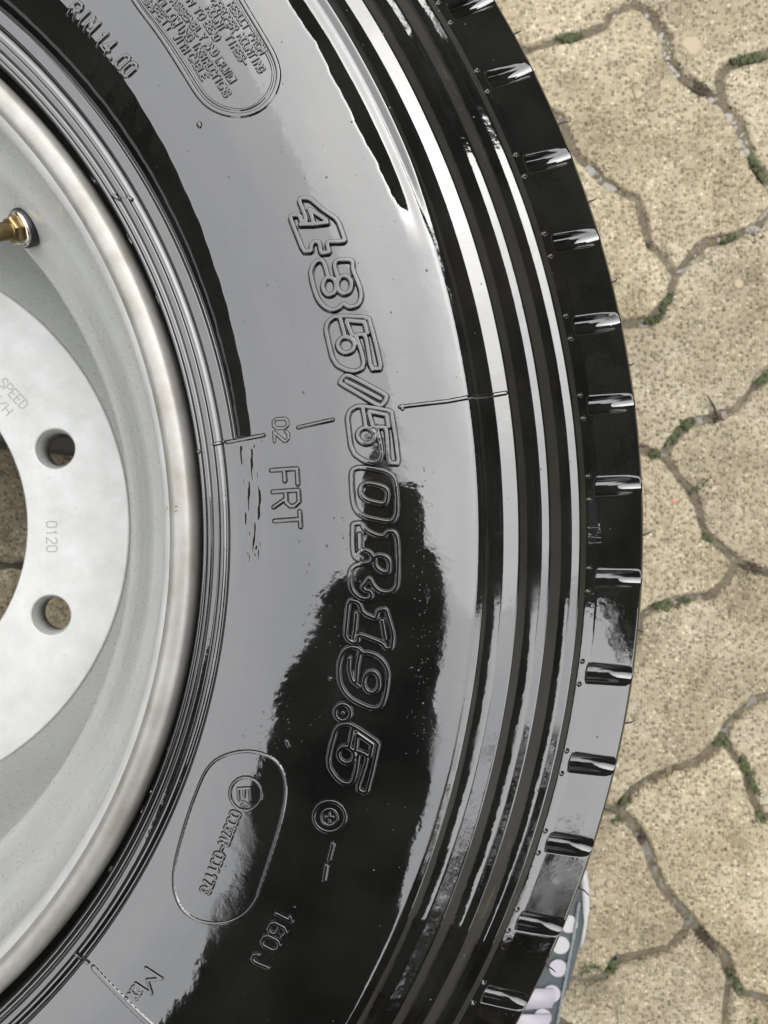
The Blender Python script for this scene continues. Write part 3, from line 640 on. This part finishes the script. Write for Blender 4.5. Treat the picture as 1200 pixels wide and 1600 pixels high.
for ci, cell in enumerate(CELLS):
    poly = [g(*q) for q in cell]
    ex = np.array(poly)
    us = np.arange(ex[:, 0].min(), ex[:, 0].max()+STEP, STEP); vs_ = np.arange(ex[:, 1].min(), ex[:, 1].max()+STEP, STEP)
    U, V_ = np.meshgrid(us, vs_, indexing='ij'); ins = inside(U, V_, poly)
    D = seg_dist(U, V_, poly+[poly[0]]); D = np.where(ins, D, -D)
    D = D + 1.7*hnoise(U*.33+ci, V_*.33) + .6*hnoise(U*1.3, V_*1.3) + .3*rng.standard_normal(U.shape)
    jw = 1.5
    zt = GZ + .55*hnoise(U*.6, V_*.6) + .25*rng.standard_normal(U.shape) + .5*math.sin(ci*2.1)
    z = zt - 11*(1-sst((D-jw+1.5)/7.))**1.8
    P = np.stack([U, V_, z], -1).reshape(-1, 3)
    q = gridq(len(us), len(vs_)); keep = (D.ravel()[q] > jw-2.4).all(1); q = q[keep]
    used = np.unique(q); rem = np.zeros(len(P), int); rem[used] = np.arange(len(used))
    big('paver', P[used], rem[q], M['paver'], pave)
# simple pavers carrying on round the traced ones
tr = np.array([g(x, y) for x, y in ((X0,-110),(1330,-110),(1330,1720),(X0,1720))])
x0t, x1t, y0t, y1t = tr[:, 0].min(), tr[:, 0].max(), tr[:, 1].min(), tr[:, 1].max()
PV, PF = [], []
def simple_paver(cx, cy, w, h_, jit):
    pts = []
    base = [(-.5,-.42),(-.18,-.5),(.18,-.42),(.5,-.5),(.42,-.15),(.55,.2),(.5,.5),(.18,.42),(-.18,.5),(-.5,.42),(-.58,.1)]
    o, top = [], []
    for bx, by in base: o.append((cx+bx*w*.93, cy+by*h_*.93)); top.append((cx+bx*w*.88, cy+by*h_*.88))
    n = len(o); dz = random.uniform(-1, 1)
    V_ = [(x, y, GZ-9) for x, y in o]+[(x, y, GZ-1.5+dz) for x, y in o]+[(x, y, GZ+dz) for x, y in top]
    F_ = [tuple(range(2*n, 3*n))]+[(i, (i+1) % n, n+(i+1) % n, n+i) for i in range(n)]+[(n+i, n+(i+1) % n, 2*n+(i+1) % n, 2*n+i) for i in range(n)]
    obj('paver', V_, F_, M['paver'], pave, smooth=False)
pw, ph = 172., 118.
for i in range(-9, 10):
    for j in range(-10, 11):
        cx = 346+i*pw*.985; cy = 13+j*ph*.97+(ph*.5 if i % 2 else 0)
        if x0t-pw*.5 < cx < x1t+pw*.5 and y0t-ph*.48 < cy < y1t+ph*.48: continue
        if abs(cx-250) > 1300 or abs(cy) > 1250: continue
        simple_paver(cx, cy, pw, ph, 0)
# soil bed under the joints, lumpy
us = np.arange(x0t-30, x1t+30, 3.); vs_ = np.arange(y0t-30, y1t+30, 3.); U, V_ = np.meshgrid(us, vs_, indexing='ij')
z = GZ-3.9+2.0*hnoise(U*.2, V_*.2)+1.3*hnoise(U*1.1+5, V_*.9)+.8*rng.standard_normal(U.shape)
o = big('joint_soil', np.stack([U, V_, z], -1).reshape(-1, 3), gridq(len(us), len(vs_)), M['soil']); o['kind'] = 'structure'
# rain water standing in the joints
o = obj('rain_water', [(x0t-25, y0t-25, GZ-4.8), (x1t+25, y0t-25, GZ-4.8), (x1t+25, y1t+25, GZ-4.8), (x0t-25, y1t+25, GZ-4.8)], [(0,1,2,3)], M['water']); o['kind'] = 'structure'
m_, t, b = mat('ground far', (.13,.118,.09), .6); v = coords(t)
t.links.new(rampk(t, noise(t, v, 3, 8), [(.3, (.10,.09,.07)), (.7, (.16,.148,.115))]), b.inputs['Base Color'])
o = obj('ground', [(-300,-300,-.012),(300,-300,-.012),(300,300,-.012),(-300,300,-.012)], [(0,1,2,3)], m_, raw=True); o['kind'] = 'structure'

# moss and weeds in the joints
def clump(name, x, y, w, l, ang, mat_, label, cat, group=None, n=26, hgt=4.5):
    gx, gy = g(x, y); root = empty(name, W(gx, gy, GZ-3), label, cat, group)
    V_, F_ = [], []
    s = 1/1.67; ca, sa = math.cos(R_(-ang)), math.sin(R_(-ang))
    for i in range(n):
        t_ = (i+.5)/n*2-1; a = t_*l*.5*s; o_ = random.uniform(-.5, .5)*w*.6*s
        cx, cy = gx+a*ca-o_*sa, gy+a*sa+o_*ca
        r = random.uniform(.26, .5)*w*s*(1-.45*t_*t_); k0 = len(V_); seg = 8
        for lv, (rf_, zf) in enumerate(((1., 0.), (.92, .45), (.6, .85))):
            for k_ in range(seg):
                an = 2*math.pi*k_/seg+lv*.3; rr1 = r*rf_*random.uniform(.75, 1.25); V_.append((cx+rr1*math.cos(an), cy+rr1*math.sin(an), GZ-4+hgt*zf*random.uniform(.8, 1.2)))
        V_.append((cx, cy, GZ-4+hgt*random.uniform(.9, 1.2)))
        for lv in range(2):
            for k_ in range(seg):
                k2 = (k_+1) % seg; F_.append((k0+lv*seg+k_, k0+lv*seg+k2, k0+(lv+1)*seg+k2, k0+(lv+1)*seg+k_))
        for k_ in range(seg): F_.append((k0+2*seg+k_, k0+2*seg+(k_+1) % seg, k0+3*seg))
        # small fronds
        for _ in range(12):
            an = random.uniform(0, 6.28); ln = random.uniform(1.2, 3.6); bx, by = cx+r*.6*math.cos(an), cy+r*.6*math.sin(an); zz = GZ-4+hgt*random.uniform(.5, 1.1); k1 = len(V_)
            dx, dy = math.cos(an), math.sin(an); V_ += [(bx-dy*.6, by+dx*.6, zz), (bx+dy*.6, by-dx*.6, zz), (bx+dx*ln, by+dy*ln, zz+random.uniform(.2, 1.5))]; F_.append((k1, k1+1, k1+2))
    obj('moss_cushion', V_, F_, mat_, root)
    return root
GM = 'moss clumps growing in the paving joints'
for a in [(890,56,14,40,-8,'dark green moss clump in the joint near the top edge beside the tyre'),
          (1168,90,17,56,-10,'green moss clump at the top right in the joint'),
          (1185,262,15,46,60,'green moss strip in the joint at the right edge below the roots'),
          (1140,375,12,26,-5,'small green moss clump in the joint at upper right'),
          (1040,478,13,48,-60,'green moss strip climbing the joint beside the fourth lug'),
          (1020,500,10,24,-10,'pale moss bit at the low end of the moss strip by the tyre'),
          (1075,663,18,20,0,'round dark moss tuft right of the tyre middle'),
          (1053,684,16,32,-55,'moss pad just below the round tuft'),
          (1025,708,13,15,0,'small round moss pad nearest the tyre by the puddle'),
          (1092,760,11,38,-38,'narrow green leaf like moss beside the puddle channel'),
          (1190,592,18,26,-40,'moss tuft at the right edge by the dead twig'),
          (1105,838,12,18,20,'small brown green moss pad in the channel'),
          (1063,944,14,32,-15,'dark moss strip in the joint under the channel'),
          (1035,948,20,22,0,'bright green leafy moss tuft next to the tyre'),
          (1172,1212,16,70,62,'long dark green moss band at right below the middle'),
          (1128,1157,18,20,0,'round dark moss lump where three joints meet'),
          (975,1252,12,20,-30,'small moss pad in the joint close to the tyre near the bottom'),
          (962,1284,12,14,0,'tiny moss spot in the puddle by the tyre'),
          (922,1515,16,34,-10,'bright green moss patch beside the plastic wrapper'),
          (960,1512,18,26,-50,'brown green moss lump at the left end of the bottom puddle'),
          (1150,1535,16,40,65,'dark moss strip near the bottom right'),
          (1178,1596,18,26,40,'light green moss tuft cut by the bottom right corner'),
          (1186,1280,18,22,0,'brown moss lump at the right edge')]:
    clump('moss_clump', *a[:5], M['moss'], a[5], 'moss', GM, n=max(5, int(a[3]/5)))
def roots(x, y, rad, n, label, mat_=None, name='root_tuft'):
    gx, gy = g(x, y); root = empty(name, W(gx, gy, GZ-2), label, 'dead roots', 'dried root tufts in the joints')
    V_, F_ = [], []
    for i in range(n):
        an = random.uniform(0, 6.28); ln = rad*random.uniform(.4, 1.1)/1.67; p = np.array([gx+random.uniform(-.3,.3)*rad/1.67, gy+random.uniform(-.3,.3)*rad/1.67, GZ-2.]); P = [p]
        for k_ in range(5):
            an += random.uniform(-.7, .7); p = p+np.array([math.cos(an)*ln/5, math.sin(an)*ln/5, random.uniform(-.4, 1.3) if k_ < 3 else random.uniform(-1.2, .3)]); P.append(p)
        v1, f1 = tube(P, [.55,.5,.4,.35,.25,.15], 5); k0 = len(V_); V_ += v1; F_ += [tuple(k0+q_ for q_ in f_) for f_ in f1]
    for i in range(n//2):
        cx, cy = gx+random.gauss(0, .25)*rad/1.67, gy+random.gauss(0, .25)*rad/1.67; k0 = len(V_); s = random.uniform(.8, 2.4)
        V_ += [(cx-s, cy, GZ-1), (cx, cy-s*.8, GZ-1), (cx+s, cy+.2, GZ-1), (cx, cy+s*.7, GZ-1), (cx, cy, GZ+random.uniform(.4, 2))]; F_ += [(k0, k0+1, k0+4), (k0+1, k0+2, k0+4), (k0+2, k0+3, k0+4), (k0+3, k0, k0+4)]
    obj('root_strand', V_, F_, mat_ or M['root'], root)
roots(1092,140,30,26,'brown tangle of dead roots in the top right joint')
roots(1125,658,24,18,'dead root with a dark twig right of the tyre')
roots(1105,1462,42,34,'large grey brown root tuft at the bottom puddle')
roots(1182,370,22,14,'dark thin roots at the right edge near the small moss clump')
roots(1012,382,13,12,'small brown root knot in the upper joint')
roots(1175,890,30,22,'dark roots hanging over the channel at the right edge')
roots(1005,1312,18,16,'brown root lump in the puddle beside the tyre')
roots(1045,1222,26,14,'thin roots in the joint with a yellow straw')
roots(945,262,14,8,'faint root strands in the upper joint nearest the tyre')
A = px_at(1104,617,GZ+5); B = px_at(1120,650,GZ+1)
v1, f1 = tube([A, (A+B)/2+[1,0,2], B], [.6,1.1,1.3], 6)
o = obj('twig', v1, f1, M['root']); tag(o, 'short dark twig pointing up from the dead root', 'twig')
for i, (x, y, dx) in enumerate([(1043,1207,2),(1046,1205,3)]):
    A = px_at(x, y-9, GZ+3); B = px_at(x+dx, y+8, GZ+3)
    v1, f1 = tube([A, B], [.45,.4], 5); o = obj('straw', v1, f1, M['straw']); tag(o, 'yellow straw bit in the lower joint, %s of the crossed pair' % ('left one', 'right one')[i], 'straw', 'straw bits in the lower joint')
def pebble(x, y, r, name, mt, label, cat):
    gx, gy = g(x, y); V_, F_ = [], []; seg = 10; rr2 = [r/1.67*random.uniform(.75, 1.2) for _ in range(seg)]
    for rf_, zf in ((1., -1.), (.95, .5), (.6, 1.1)):
        for k_ in range(seg): an = 2*math.pi*k_/seg; V_.append((gx+rr2[k_]*rf_*math.cos(an), gy+rr2[k_]*rf_*math.sin(an), GZ+zf))
    V_.append((gx, gy, GZ+1.25)); F_ = [(l*seg+k_, l*seg+(k_+1) % seg, (l+1)*seg+(k_+1) % seg, (l+1)*seg+k_) for l in range(2) for k_ in range(seg)]+[(2*seg+k_, 2*seg+(k_+1) % seg, 3*seg) for k_ in range(seg)]
    o = obj(name, V_, F_, mt, pave); o['label'] = label
pebble(1082,70,18,'stone_chip',M['pebble'],'large cream stone set in the paver at the top','stone')
pebble(998,148,8,'stone_chip',M['pebble'],'cream stone in the top paver','stone')
pebble(953,1383,8,'stone_chip',M['pebble'],'pale oval stone near the wrapper','stone')
pebble(1155,444,9,'stone_chip',M['pebble'],'cream stone at the right','stone')
pebble(1045,583,8,'stone_chip',M['pebble'],'cream stone beside the tyre','stone')
pebble(1053,783,6,'stone_chip',M['redchip'],'small red chip beside the channel','stone')
pebble(1080,1232,9,'stone_chip',M['pebble'],'cream stone in the lower paver','stone')
pebble(1038,1236,7,'stone_chip',M['pebble'],'small cream stone in the lower paver','stone')

# plastic wrapper half under the tyre
m_, t, b = mat('grey plastic film', (.085,.10,.108), .12, ior=1.5, Alpha=.93); v = coords(t)
bump(t, b, noise(t, v, 90, 3), .002, .5); M['film'] = m_
M['white_p'] = mat('white plastic', (.36,.36,.355), .3)[0]; M['lilac'] = mat('lilac white print', (.34,.32,.35), .35)[0]; M['seam'] = mat('clear seam', (.2,.215,.22), .15)[0]
wr = empty('plastic_wrapper', W(*px_at(900,1500,GZ+2)), 'crumpled grey plastic wrapper with white round dots half under the tyre', 'wrapper')
def strip(name, left, right, z, mt, thick=.6, wav=0.):
    n = len(left); V_, F_ = [], []
    for i, (a, b2) in enumerate(zip(left, right)):
        zz = z + wav*math.sin(i*1.3)
        V_ += [px_at(*a, zz), px_at(*b2, zz), px_at(*a, zz)-[0,0,thick], px_at(*b2, zz)-[0,0,thick]]
    for i in range(n-1):
        k0 = 4*i; F_ += [(k0, k0+1, k0+5, k0+4), (k0+2, k0+6, k0+7, k0+3), (k0+1, k0+3, k0+7, k0+5), (k0, k0+4, k0+6, k0+2)]
    F_ += [(0, 2, 3, 1), (4*n-4, 4*n-3, 4*n-1, 4*n-2)]
    return obj(name, V_, F_, mt, wr)
ys = list(range(1340, 1641, 20))
edge = lambda y: -5+np.interp(y, [1340,1380,1420,1450,1490,1530,1570,1600,1640], [918,921,923,921,912,901,886,876,862])
strip('film', [(760, y) for y in ys], [(edge(y)-4, y) for y in ys], GZ+5, M['film'], wav=.5)
strip('white_border', [(edge(y)-4-3*(y < 1430), y) for y in ys[1:8]], [(edge(y)+2.5*(y < 1430)+1, y) for y in ys[1:8]], GZ+6.2, M['white_p'], .8)
for x, y in [(889,1444),(876,1477),(872,1513),(862,1553),(848,1590)]:
    P = px_at(x, y, GZ+6.6); V_ = [P]+[P+[8.2*math.cos(a), 8.2*math.sin(a), -.1] for a in np.linspace(0, 2*math.pi, 24, endpoint=False)]
    obj('white_dot', V_, [(0, 1+i, 1+(i+1) % 24) for i in range(24)], M['white_p'] if y < 1500 else M['lilac'], wr)
strip('print_band', [(780, y) for y in (1545,1565,1580)], [(866, 1545),(868,1560),(862,1575)], GZ+7.4, M['lilac'], .3)
strip('print_band', [(780, y) for y in (1585,1605,1640)], [(862, 1585),(856,1605),(845,1640)], GZ+7.6, M['lilac'], .3)
sl = [(905,1410),(900,1440),(895,1470),(889,1500),(884,1530),(878,1560),(871,1600),(860,1640)]
for s_ in (-1, 1):
    pts = []
    for a, b2 in zip(sl[:-1], sl[1:]):
        for k_ in range(6):
            f_ = k_/6; pts.append(px_at(a[0]+(b2[0]-a[0])*f_+s_*2.2*math.sin(k_*2.1), a[1]+(b2[1]-a[1])*f_, GZ+7.2))
    v1, f1 = tube(pts, .7, 5); obj('heat_seam', v1, f1, M['seam'], wr)

# ------------------------------------------------------------------ unseen yard, added and sized for dark reflections in the wet rubber
def mesh_box(x0, y0, z0, x1, y1, z1, mt, name, parent, smooth=False):
    V_ = [(x, y, z) for z in (z0, z1) for x, y in ((x0,y0),(x1,y0),(x1,y1),(x0,y1))]
    return obj(name, V_, [(3,2,1,0),(4,5,6,7),(0,1,5,4),(1,2,6,5),(2,3,7,6),(3,0,4,7)], mt, parent, smooth=smooth, raw=True)
m_, t, b = mat('dark plaster', (.055,.052,.047), .85); v = coords(t); t.links.new(rampk(t, noise(t, v, 1.5, 6), [(.3, (.042,.04,.036)), (.7, (.065,.062,.055))]), b.inputs['Base Color']); M['plaster'] = m_
m_, t, b = mat('brown timber', (.06,.035,.02), .7); M['timber'] = m_
M['roof'] = mat('slate roof', (.04,.04,.043), .6)[0]; M['glass'] = mat('window glass', (.02,.025,.03), .05)[0]; M['frame'] = mat('window frame', (.12,.11,.1), .5)[0]
def building(name, x0, y0, x1, y1, h, label, face):
    b_ = empty(name, ((x0+x1)/2, (y0+y1)/2, 0), label, 'building')
    mesh_box(x0, y0, -.01, x1, y1, h, M['plaster'], 'wall', b_)
    mx_, my_ = (x0+x1)/2, (y0+y1)/2; e = .35; rh = h+.28
    V_ = [(x0-e,y0-e,h+.02),(x1+e,y0-e,h+.02),(x1+e,y1+e,h+.02),(x0-e,y1+e,h+.02),(x0-e,y0-e,h+.14),(x1+e,y0-e,h+.14),(x1+e,y1+e,h+.14),(x0-e,y1+e,h+.14),(mx_,my_-(y1-y0)*.2,rh),(mx_,my_+(y1-y0)*.2,rh)]
    obj('roof', V_, [(3,2,1,0),(0,1,5,4),(1,2,6,5),(2,3,7,6),(3,0,4,7),(4,5,8),(5,6,9,8),(6,7,9),(7,4,8,9)], M['roof'], b_, smooth=False, raw=True)
    if face in 'LR':
        xs = x0 if face == 'L' else x1; s_ = -1 if face == 'L' else 1; n = int((y1-y0)//2.4)
        for i in range(n):
            yc = y0+(i+.5)*(y1-y0)/n
            if i == n//2: mesh_box(min(xs, xs+s_*.05), yc-.5, 0, max(xs, xs+s_*.05), yc+.5, 2.1, M['timber'], 'door', b_)
            else:
                w_ = mesh_box(min(xs, xs+s_*.06), yc-.6, 1., max(xs, xs+s_*.06), yc+.6, 2.1, M['frame'], 'window', b_)
                mesh_box(min(xs+s_*.065, xs+s_*.06), yc-.52, 1.08, max(xs+s_*.065, xs+s_*.06), yc+.52, 2.02, M['glass'], 'pane', w_)
    else:
        yf = y0 if face == 'D' else y1; s_ = -1 if face == 'D' else 1; n = int((x1-x0)//2.4)
        for i in range(n):
            xc = x0+(i+.5)*(x1-x0)/n
            if i == n//2: mesh_box(xc-.5, min(yf, yf+s_*.05), 0, xc+.5, max(yf, yf+s_*.05), 2.1, M['timber'], 'door', b_)
            else:
                w_ = mesh_box(xc-.6, min(yf, yf+s_*.06), 1., xc+.6, max(yf, yf+s_*.06), 2.1, M['frame'], 'window', b_)
                mesh_box(xc-.52, min(yf+s_*.065, yf+s_*.06), 1.08, xc+.52, max(yf+s_*.065, yf+s_*.06), 2.02, M['glass'], 'pane', w_)
building('added_workshop', 5.2, -.9, 11, 4.1, 4.6, 'long low dark workshop added for its reflection, to the right of the tyre', 'L')
building('added_garage', -6, 6.4, 2.8, 10, 4.2, 'dark garage added for its reflection, beyond the top of the picture', 'D')
building('added_house', 3.2, 4.4, 9.5, 10.5, 4.9, 'tall dark house added for its reflection, beyond the top right of the picture', 'D')
building('added_shed', -10, -6, -4.6, 5.6, 3.0, 'low dark shed added for its reflection, on the left of the yard', 'R')
building('added_store', -.5, -8.5, 4.1, -4.3, 4.5, 'dark store added for its reflection, behind the person taking the picture', 'U')

def tree(x, y, h, rc, label, nl=2600):  # trees added to give the reflected skyline ragged edges
    t_ = empty('tree', (x, y, 0), label, 'tree')
    trunk = []
    for a, c_ in (((0,0,0),(.05,.02,h*.55)), ((.03,.02,h*.4),(.5*rc,.2*rc,h*.75)), ((.03,.02,h*.42),(-.4*rc,.3*rc,h*.8)), ((.04,.02,h*.5),(0,-.4*rc,h*.85))):
        A, B = np.array(a)+[x, y, 0], np.array(c_)+[x, y, 0]
        v1, f1 = tube([A, (A+B)/2+[.04,.03,0], B], [.09 if a[2] == 0 else .045, .06 if a[2] == 0 else .03, .012], 7); k0 = len(trunk[0]) if trunk else 0
        if not trunk: trunk = [list(v1), list(f1)]
        else: trunk[0] += v1; trunk[1] += [tuple(k0+q_ for q_ in f_) for f_ in f1]
    obj('trunk', trunk[0], trunk[1], M['timber'], t_, raw=True)
    V_, F_ = [], []
    cl = [(random.gauss(0, .5)*rc, random.gauss(0, .5)*rc, h*.62+random.gauss(0, .42)*rc) for _ in range(26)]
    for i in range(nl):
        c_ = cl[i % 26]; p = np.array([x+c_[0]+random.gauss(0, .2)*rc, y+c_[1]+random.gauss(0, .2)*rc, max(.15, c_[2]+random.gauss(0, .2)*rc)])
        a = np.array([random.gauss(0, 1) for _ in range(3)]); a /= np.linalg.norm(a); b2 = np.cross(a, [0.3, .5, .8]); b2 /= np.linalg.norm(b2); s_ = random.uniform(.05, .11); k0 = len(V_)
        V_ += [p-a*s_, p+b2*s_*.45, p+a*s_, p-b2*s_*.45]; F_.append((k0, k0+1, k0+2, k0+3))
    obj('crown', V_, F_, M['leaf'], t_, smooth=False, raw=True)
M['leaf'] = mat('dark leaves', (.03,.045,.018), .6)[0]
lw = empty('added_wall', (6.6, -4.2, 0), 'low dark garden wall added for its reflection, between the workshop and the store', 'wall'); mesh_box(6.5, -8, -.01, 6.75, -.92, 1.05, M['plaster'], 'wall_face', lw); mesh_box(6.46, -8, 1.052, 6.79, -.92, 1.11, M['roof'], 'coping', lw)  # unseen wall added to darken the low reflections in the ribs
tree(5.5, -.7, 4.2, .6, 'small dark tree added to roughen the reflected skyline, at the near corner of the long workshop')
tree(4.6, 1.2, 3.0, .9, 'added dark tree in front of the long workshop')
tree(3.75, -4.0, 4.6, .75, 'dark tree added to roughen the reflected skyline, beside the tall store')
tree(2.35, -3.4, 6.0, 1.15, 'tall dark tree added for its reflection, before the dark store', 4200)
tree(-4.0, 1.5, 2.6, .9, 'added dark tree before the low shed')
tree(-1.2, 5.6, 3.6, 1.2, 'added tall dark tree before the garage', 3500)

# the photographer bending over the tyre with a phone
M['coat'] = mat('black coat', (.012,.012,.013), .8)[0]; M['trouser'] = mat('dark trousers', (.02,.02,.026), .85)[0]
M['skin'] = mat('skin', (.14,.085,.06), .5)[0]; M['hair'] = mat('dark hair', (.015,.01,.008), .5)[0]; M['shoe'] = mat('black shoe', (.012,.012,.012), .4)[0]
M['phone'] = mat('black phone', (.01,.01,.01), .15)[0]
def skin(name, verts, edges, rads, mt, parent, sub=1):
    me = bpy.data.meshes.new(name); me.from_pydata([Vector(v_)-parent_loc(parent) for v_ in verts], edges, [])
    o = link(bpy.data.objects.new(name, me), parent); me.materials.append(mt)
    o.modifiers.new('s', 'SKIN')
    if not me.skin_vertices: me.attributes.new('x', 'FLOAT', 'POINT')
    bm_ = bmesh.new(); bm_.from_mesh(me); ly = bm_.verts.layers.skin.verify(); bm_.verts.ensure_lookup_table()
    for i, r_ in enumerate(rads):
        bm_.verts[i][ly].radius = (r_, r_) if not isinstance(r_, tuple) else r_
        bm_.verts[i][ly].use_root = (i == 0)
    bm_.to_mesh(me); bm_.free()
    s_ = o.modifiers.new('d', 'SUBSURF'); s_.levels = sub; s_.render_levels = sub
    d_ = bpy.context.evaluated_depsgraph_get(); mm = bpy.data.meshes.new_from_object(o.evaluated_get(d_)); o.modifiers.clear(); o.data = mm
    mm.polygons.foreach_set('use_smooth', np.ones(len(mm.polygons), bool)); return o
PX, PY = .13, -.70
per = empty('person', (PX, PY, 0), 'person in a black coat bending over the tyre and holding a phone above it', 'person')
def Q(x, y, z): return (x, y, z)
vb = [Q(.24,-.72,.93), Q(.25,-.60,1.03), Q(.26,-.42,1.10), Q(.27,-.27,1.13), Q(.28,-.17,1.11), Q(.285,-.11,1.08),      # pelvis..neck..head base
      Q(.05,-.30,1.11), Q(.08,-.20,.93), Q(.23,-.06,.79),                                                             # left arm
      Q(.44,-.31,1.11), Q(.44,-.18,.93), Q(.40,-.07,.79),                                                             # right arm
      Q(.15,-.73,.88), Q(.12,-.66,.49), Q(.12,-.74,.09), Q(.34,-.73,.88), Q(.37,-.66,.49), Q(.37,-.74,.09), Q(.08,-.58,1.04), Q(.45,-.58,1.04)]
eb = [(0,1),(1,2),(2,3),(3,4),(4,5),(3,6),(6,7),(7,8),(3,9),(9,10),(10,11),(0,12),(12,13),(13,14),(0,15),(15,16),(16,17),(1,18),(18,6),(1,19),(19,9)]
rb = [.17,.175,.18,.16,.08,.06,.11,.065,.034,.11,.065,.034,.085,.06,.045,.085,.06,.045,.13,.13]
vb = [(x-(.04 if i in (8, 11) else .13), y, z) for i, (x, y, z) in enumerate(vb)]
skin('body', vb, eb, rb, M['coat'], per, 2)
# head facing down at the phone
hv, hf = [], []
for i in range(13):
    ph_ = math.pi*i/12
    for j in range(20):
        th_ = 2*math.pi*j/20; x, y, z = math.sin(ph_)*math.cos(th_), math.sin(ph_)*math.sin(th_), math.cos(ph_)
        fx = .075*x; fy = .115*y*(1-.1*(y < -.3)); fz = .098*z
        if z < -.5: fz -= .02*max(0, 1-abs(x)*4-abs(y-.05)*4)              # nose
        if z < -.35 and abs(abs(x)-.38) < .18 and abs(y-.15) < .2: fz += .01   # eye sockets
        hv.append((.175+fx, -.035+fy, 1.10+fz))
for i in range(12):
    for j in range(20): hf.append((i*20+j, i*20+(j+1) % 20, (i+1)*20+(j+1) % 20, (i+1)*20+j))
obj('head', hv, hf, M['skin'], per, raw=True)
obj('hair', [(.175+(x-.175)*1.07, -.035+(y+.035)*1.06, 1.115+(z-1.10)*1.04) for x, y, z in hv if z > 1.055] + [], [f_ for f_ in hf if max(f_) < sum(1 for q_ in hv if q_[2] > 1.055)], M['hair'], per, raw=True)
for s_ in (-1, 1):
    skin('ear', [(.175+s_*.078, -.05, 1.10), (.175+s_*.085, -.06, 1.12)], [(0,1)], [.012,.012], M['skin'], per)
    hx = .295+s_*.085; hb = (.19, -.06, .79) if s_ < 0 else (.36, -.07, .79)
    palm = (hx-s_*.02, -.055, .758)
    vs2 = [hb, palm]; es2 = [(0,1)]; rs2 = [.024, .022]
    for f_ in range(4):
        y_ = -.085+f_*.02; b0 = len(vs2); l_ = (.8, 1., .95, .85)[f_]
        vs2 += [(hx-s_*.03, y_, .748), (hx-s_*.05*l_, y_+.003, .742), (hx-s_*.066*l_, y_+.004, .744)]; es2 += [(1, b0), (b0, b0+1), (b0+1, b0+2)]; rs2 += [.0085, .0078, .0068]
    b0 = len(vs2); vs2 += [(hx-s_*.03, -.04, .765), (hx-s_*.055, -.03, .762)]; es2 += [(1, b0), (b0, b0+1)]; rs2 += [.0105, .0085]
    skin('darkened_hand', vs2, es2, rs2, M['coat'], per)  # hands made coat black so no bright skin shows in the reflection
    fx = -.01 if s_ < 0 else .24
    skin('shoe', [(fx, -.76, .05), (fx, -.66, .045), (fx, -.56, .035)], [(0,1),(1,2)], [.05,.048,.04], M['shoe'], per)
V_, F_ = [], []
pc = []
for x, y in ((-1,-1),(1,-1),(1,1),(-1,1)):
    for k_ in range(5):
        a = math.atan2(y, x)+R_(-45+22.5*k_); pc.append((.305+x*.0275+.008*math.cos(a), -.047+y*.0655+.008*math.sin(a)))
n = len(pc); zt0 = .7325
V_ = [(x, y, zt0) for x, y in pc]+[(x, y, zt0+.008) for x, y in pc]
ph_o = obj('phone', V_, [tuple(range(n))[::-1], tuple(range(n, 2*n))]+[(i, (i+1) % n, n+(i+1) % n, n+i) for i in range(n)], M['phone'], None, smooth=False, raw=True)
tag(ph_o, 'black phone held flat above the tyre in both hands', 'phone')
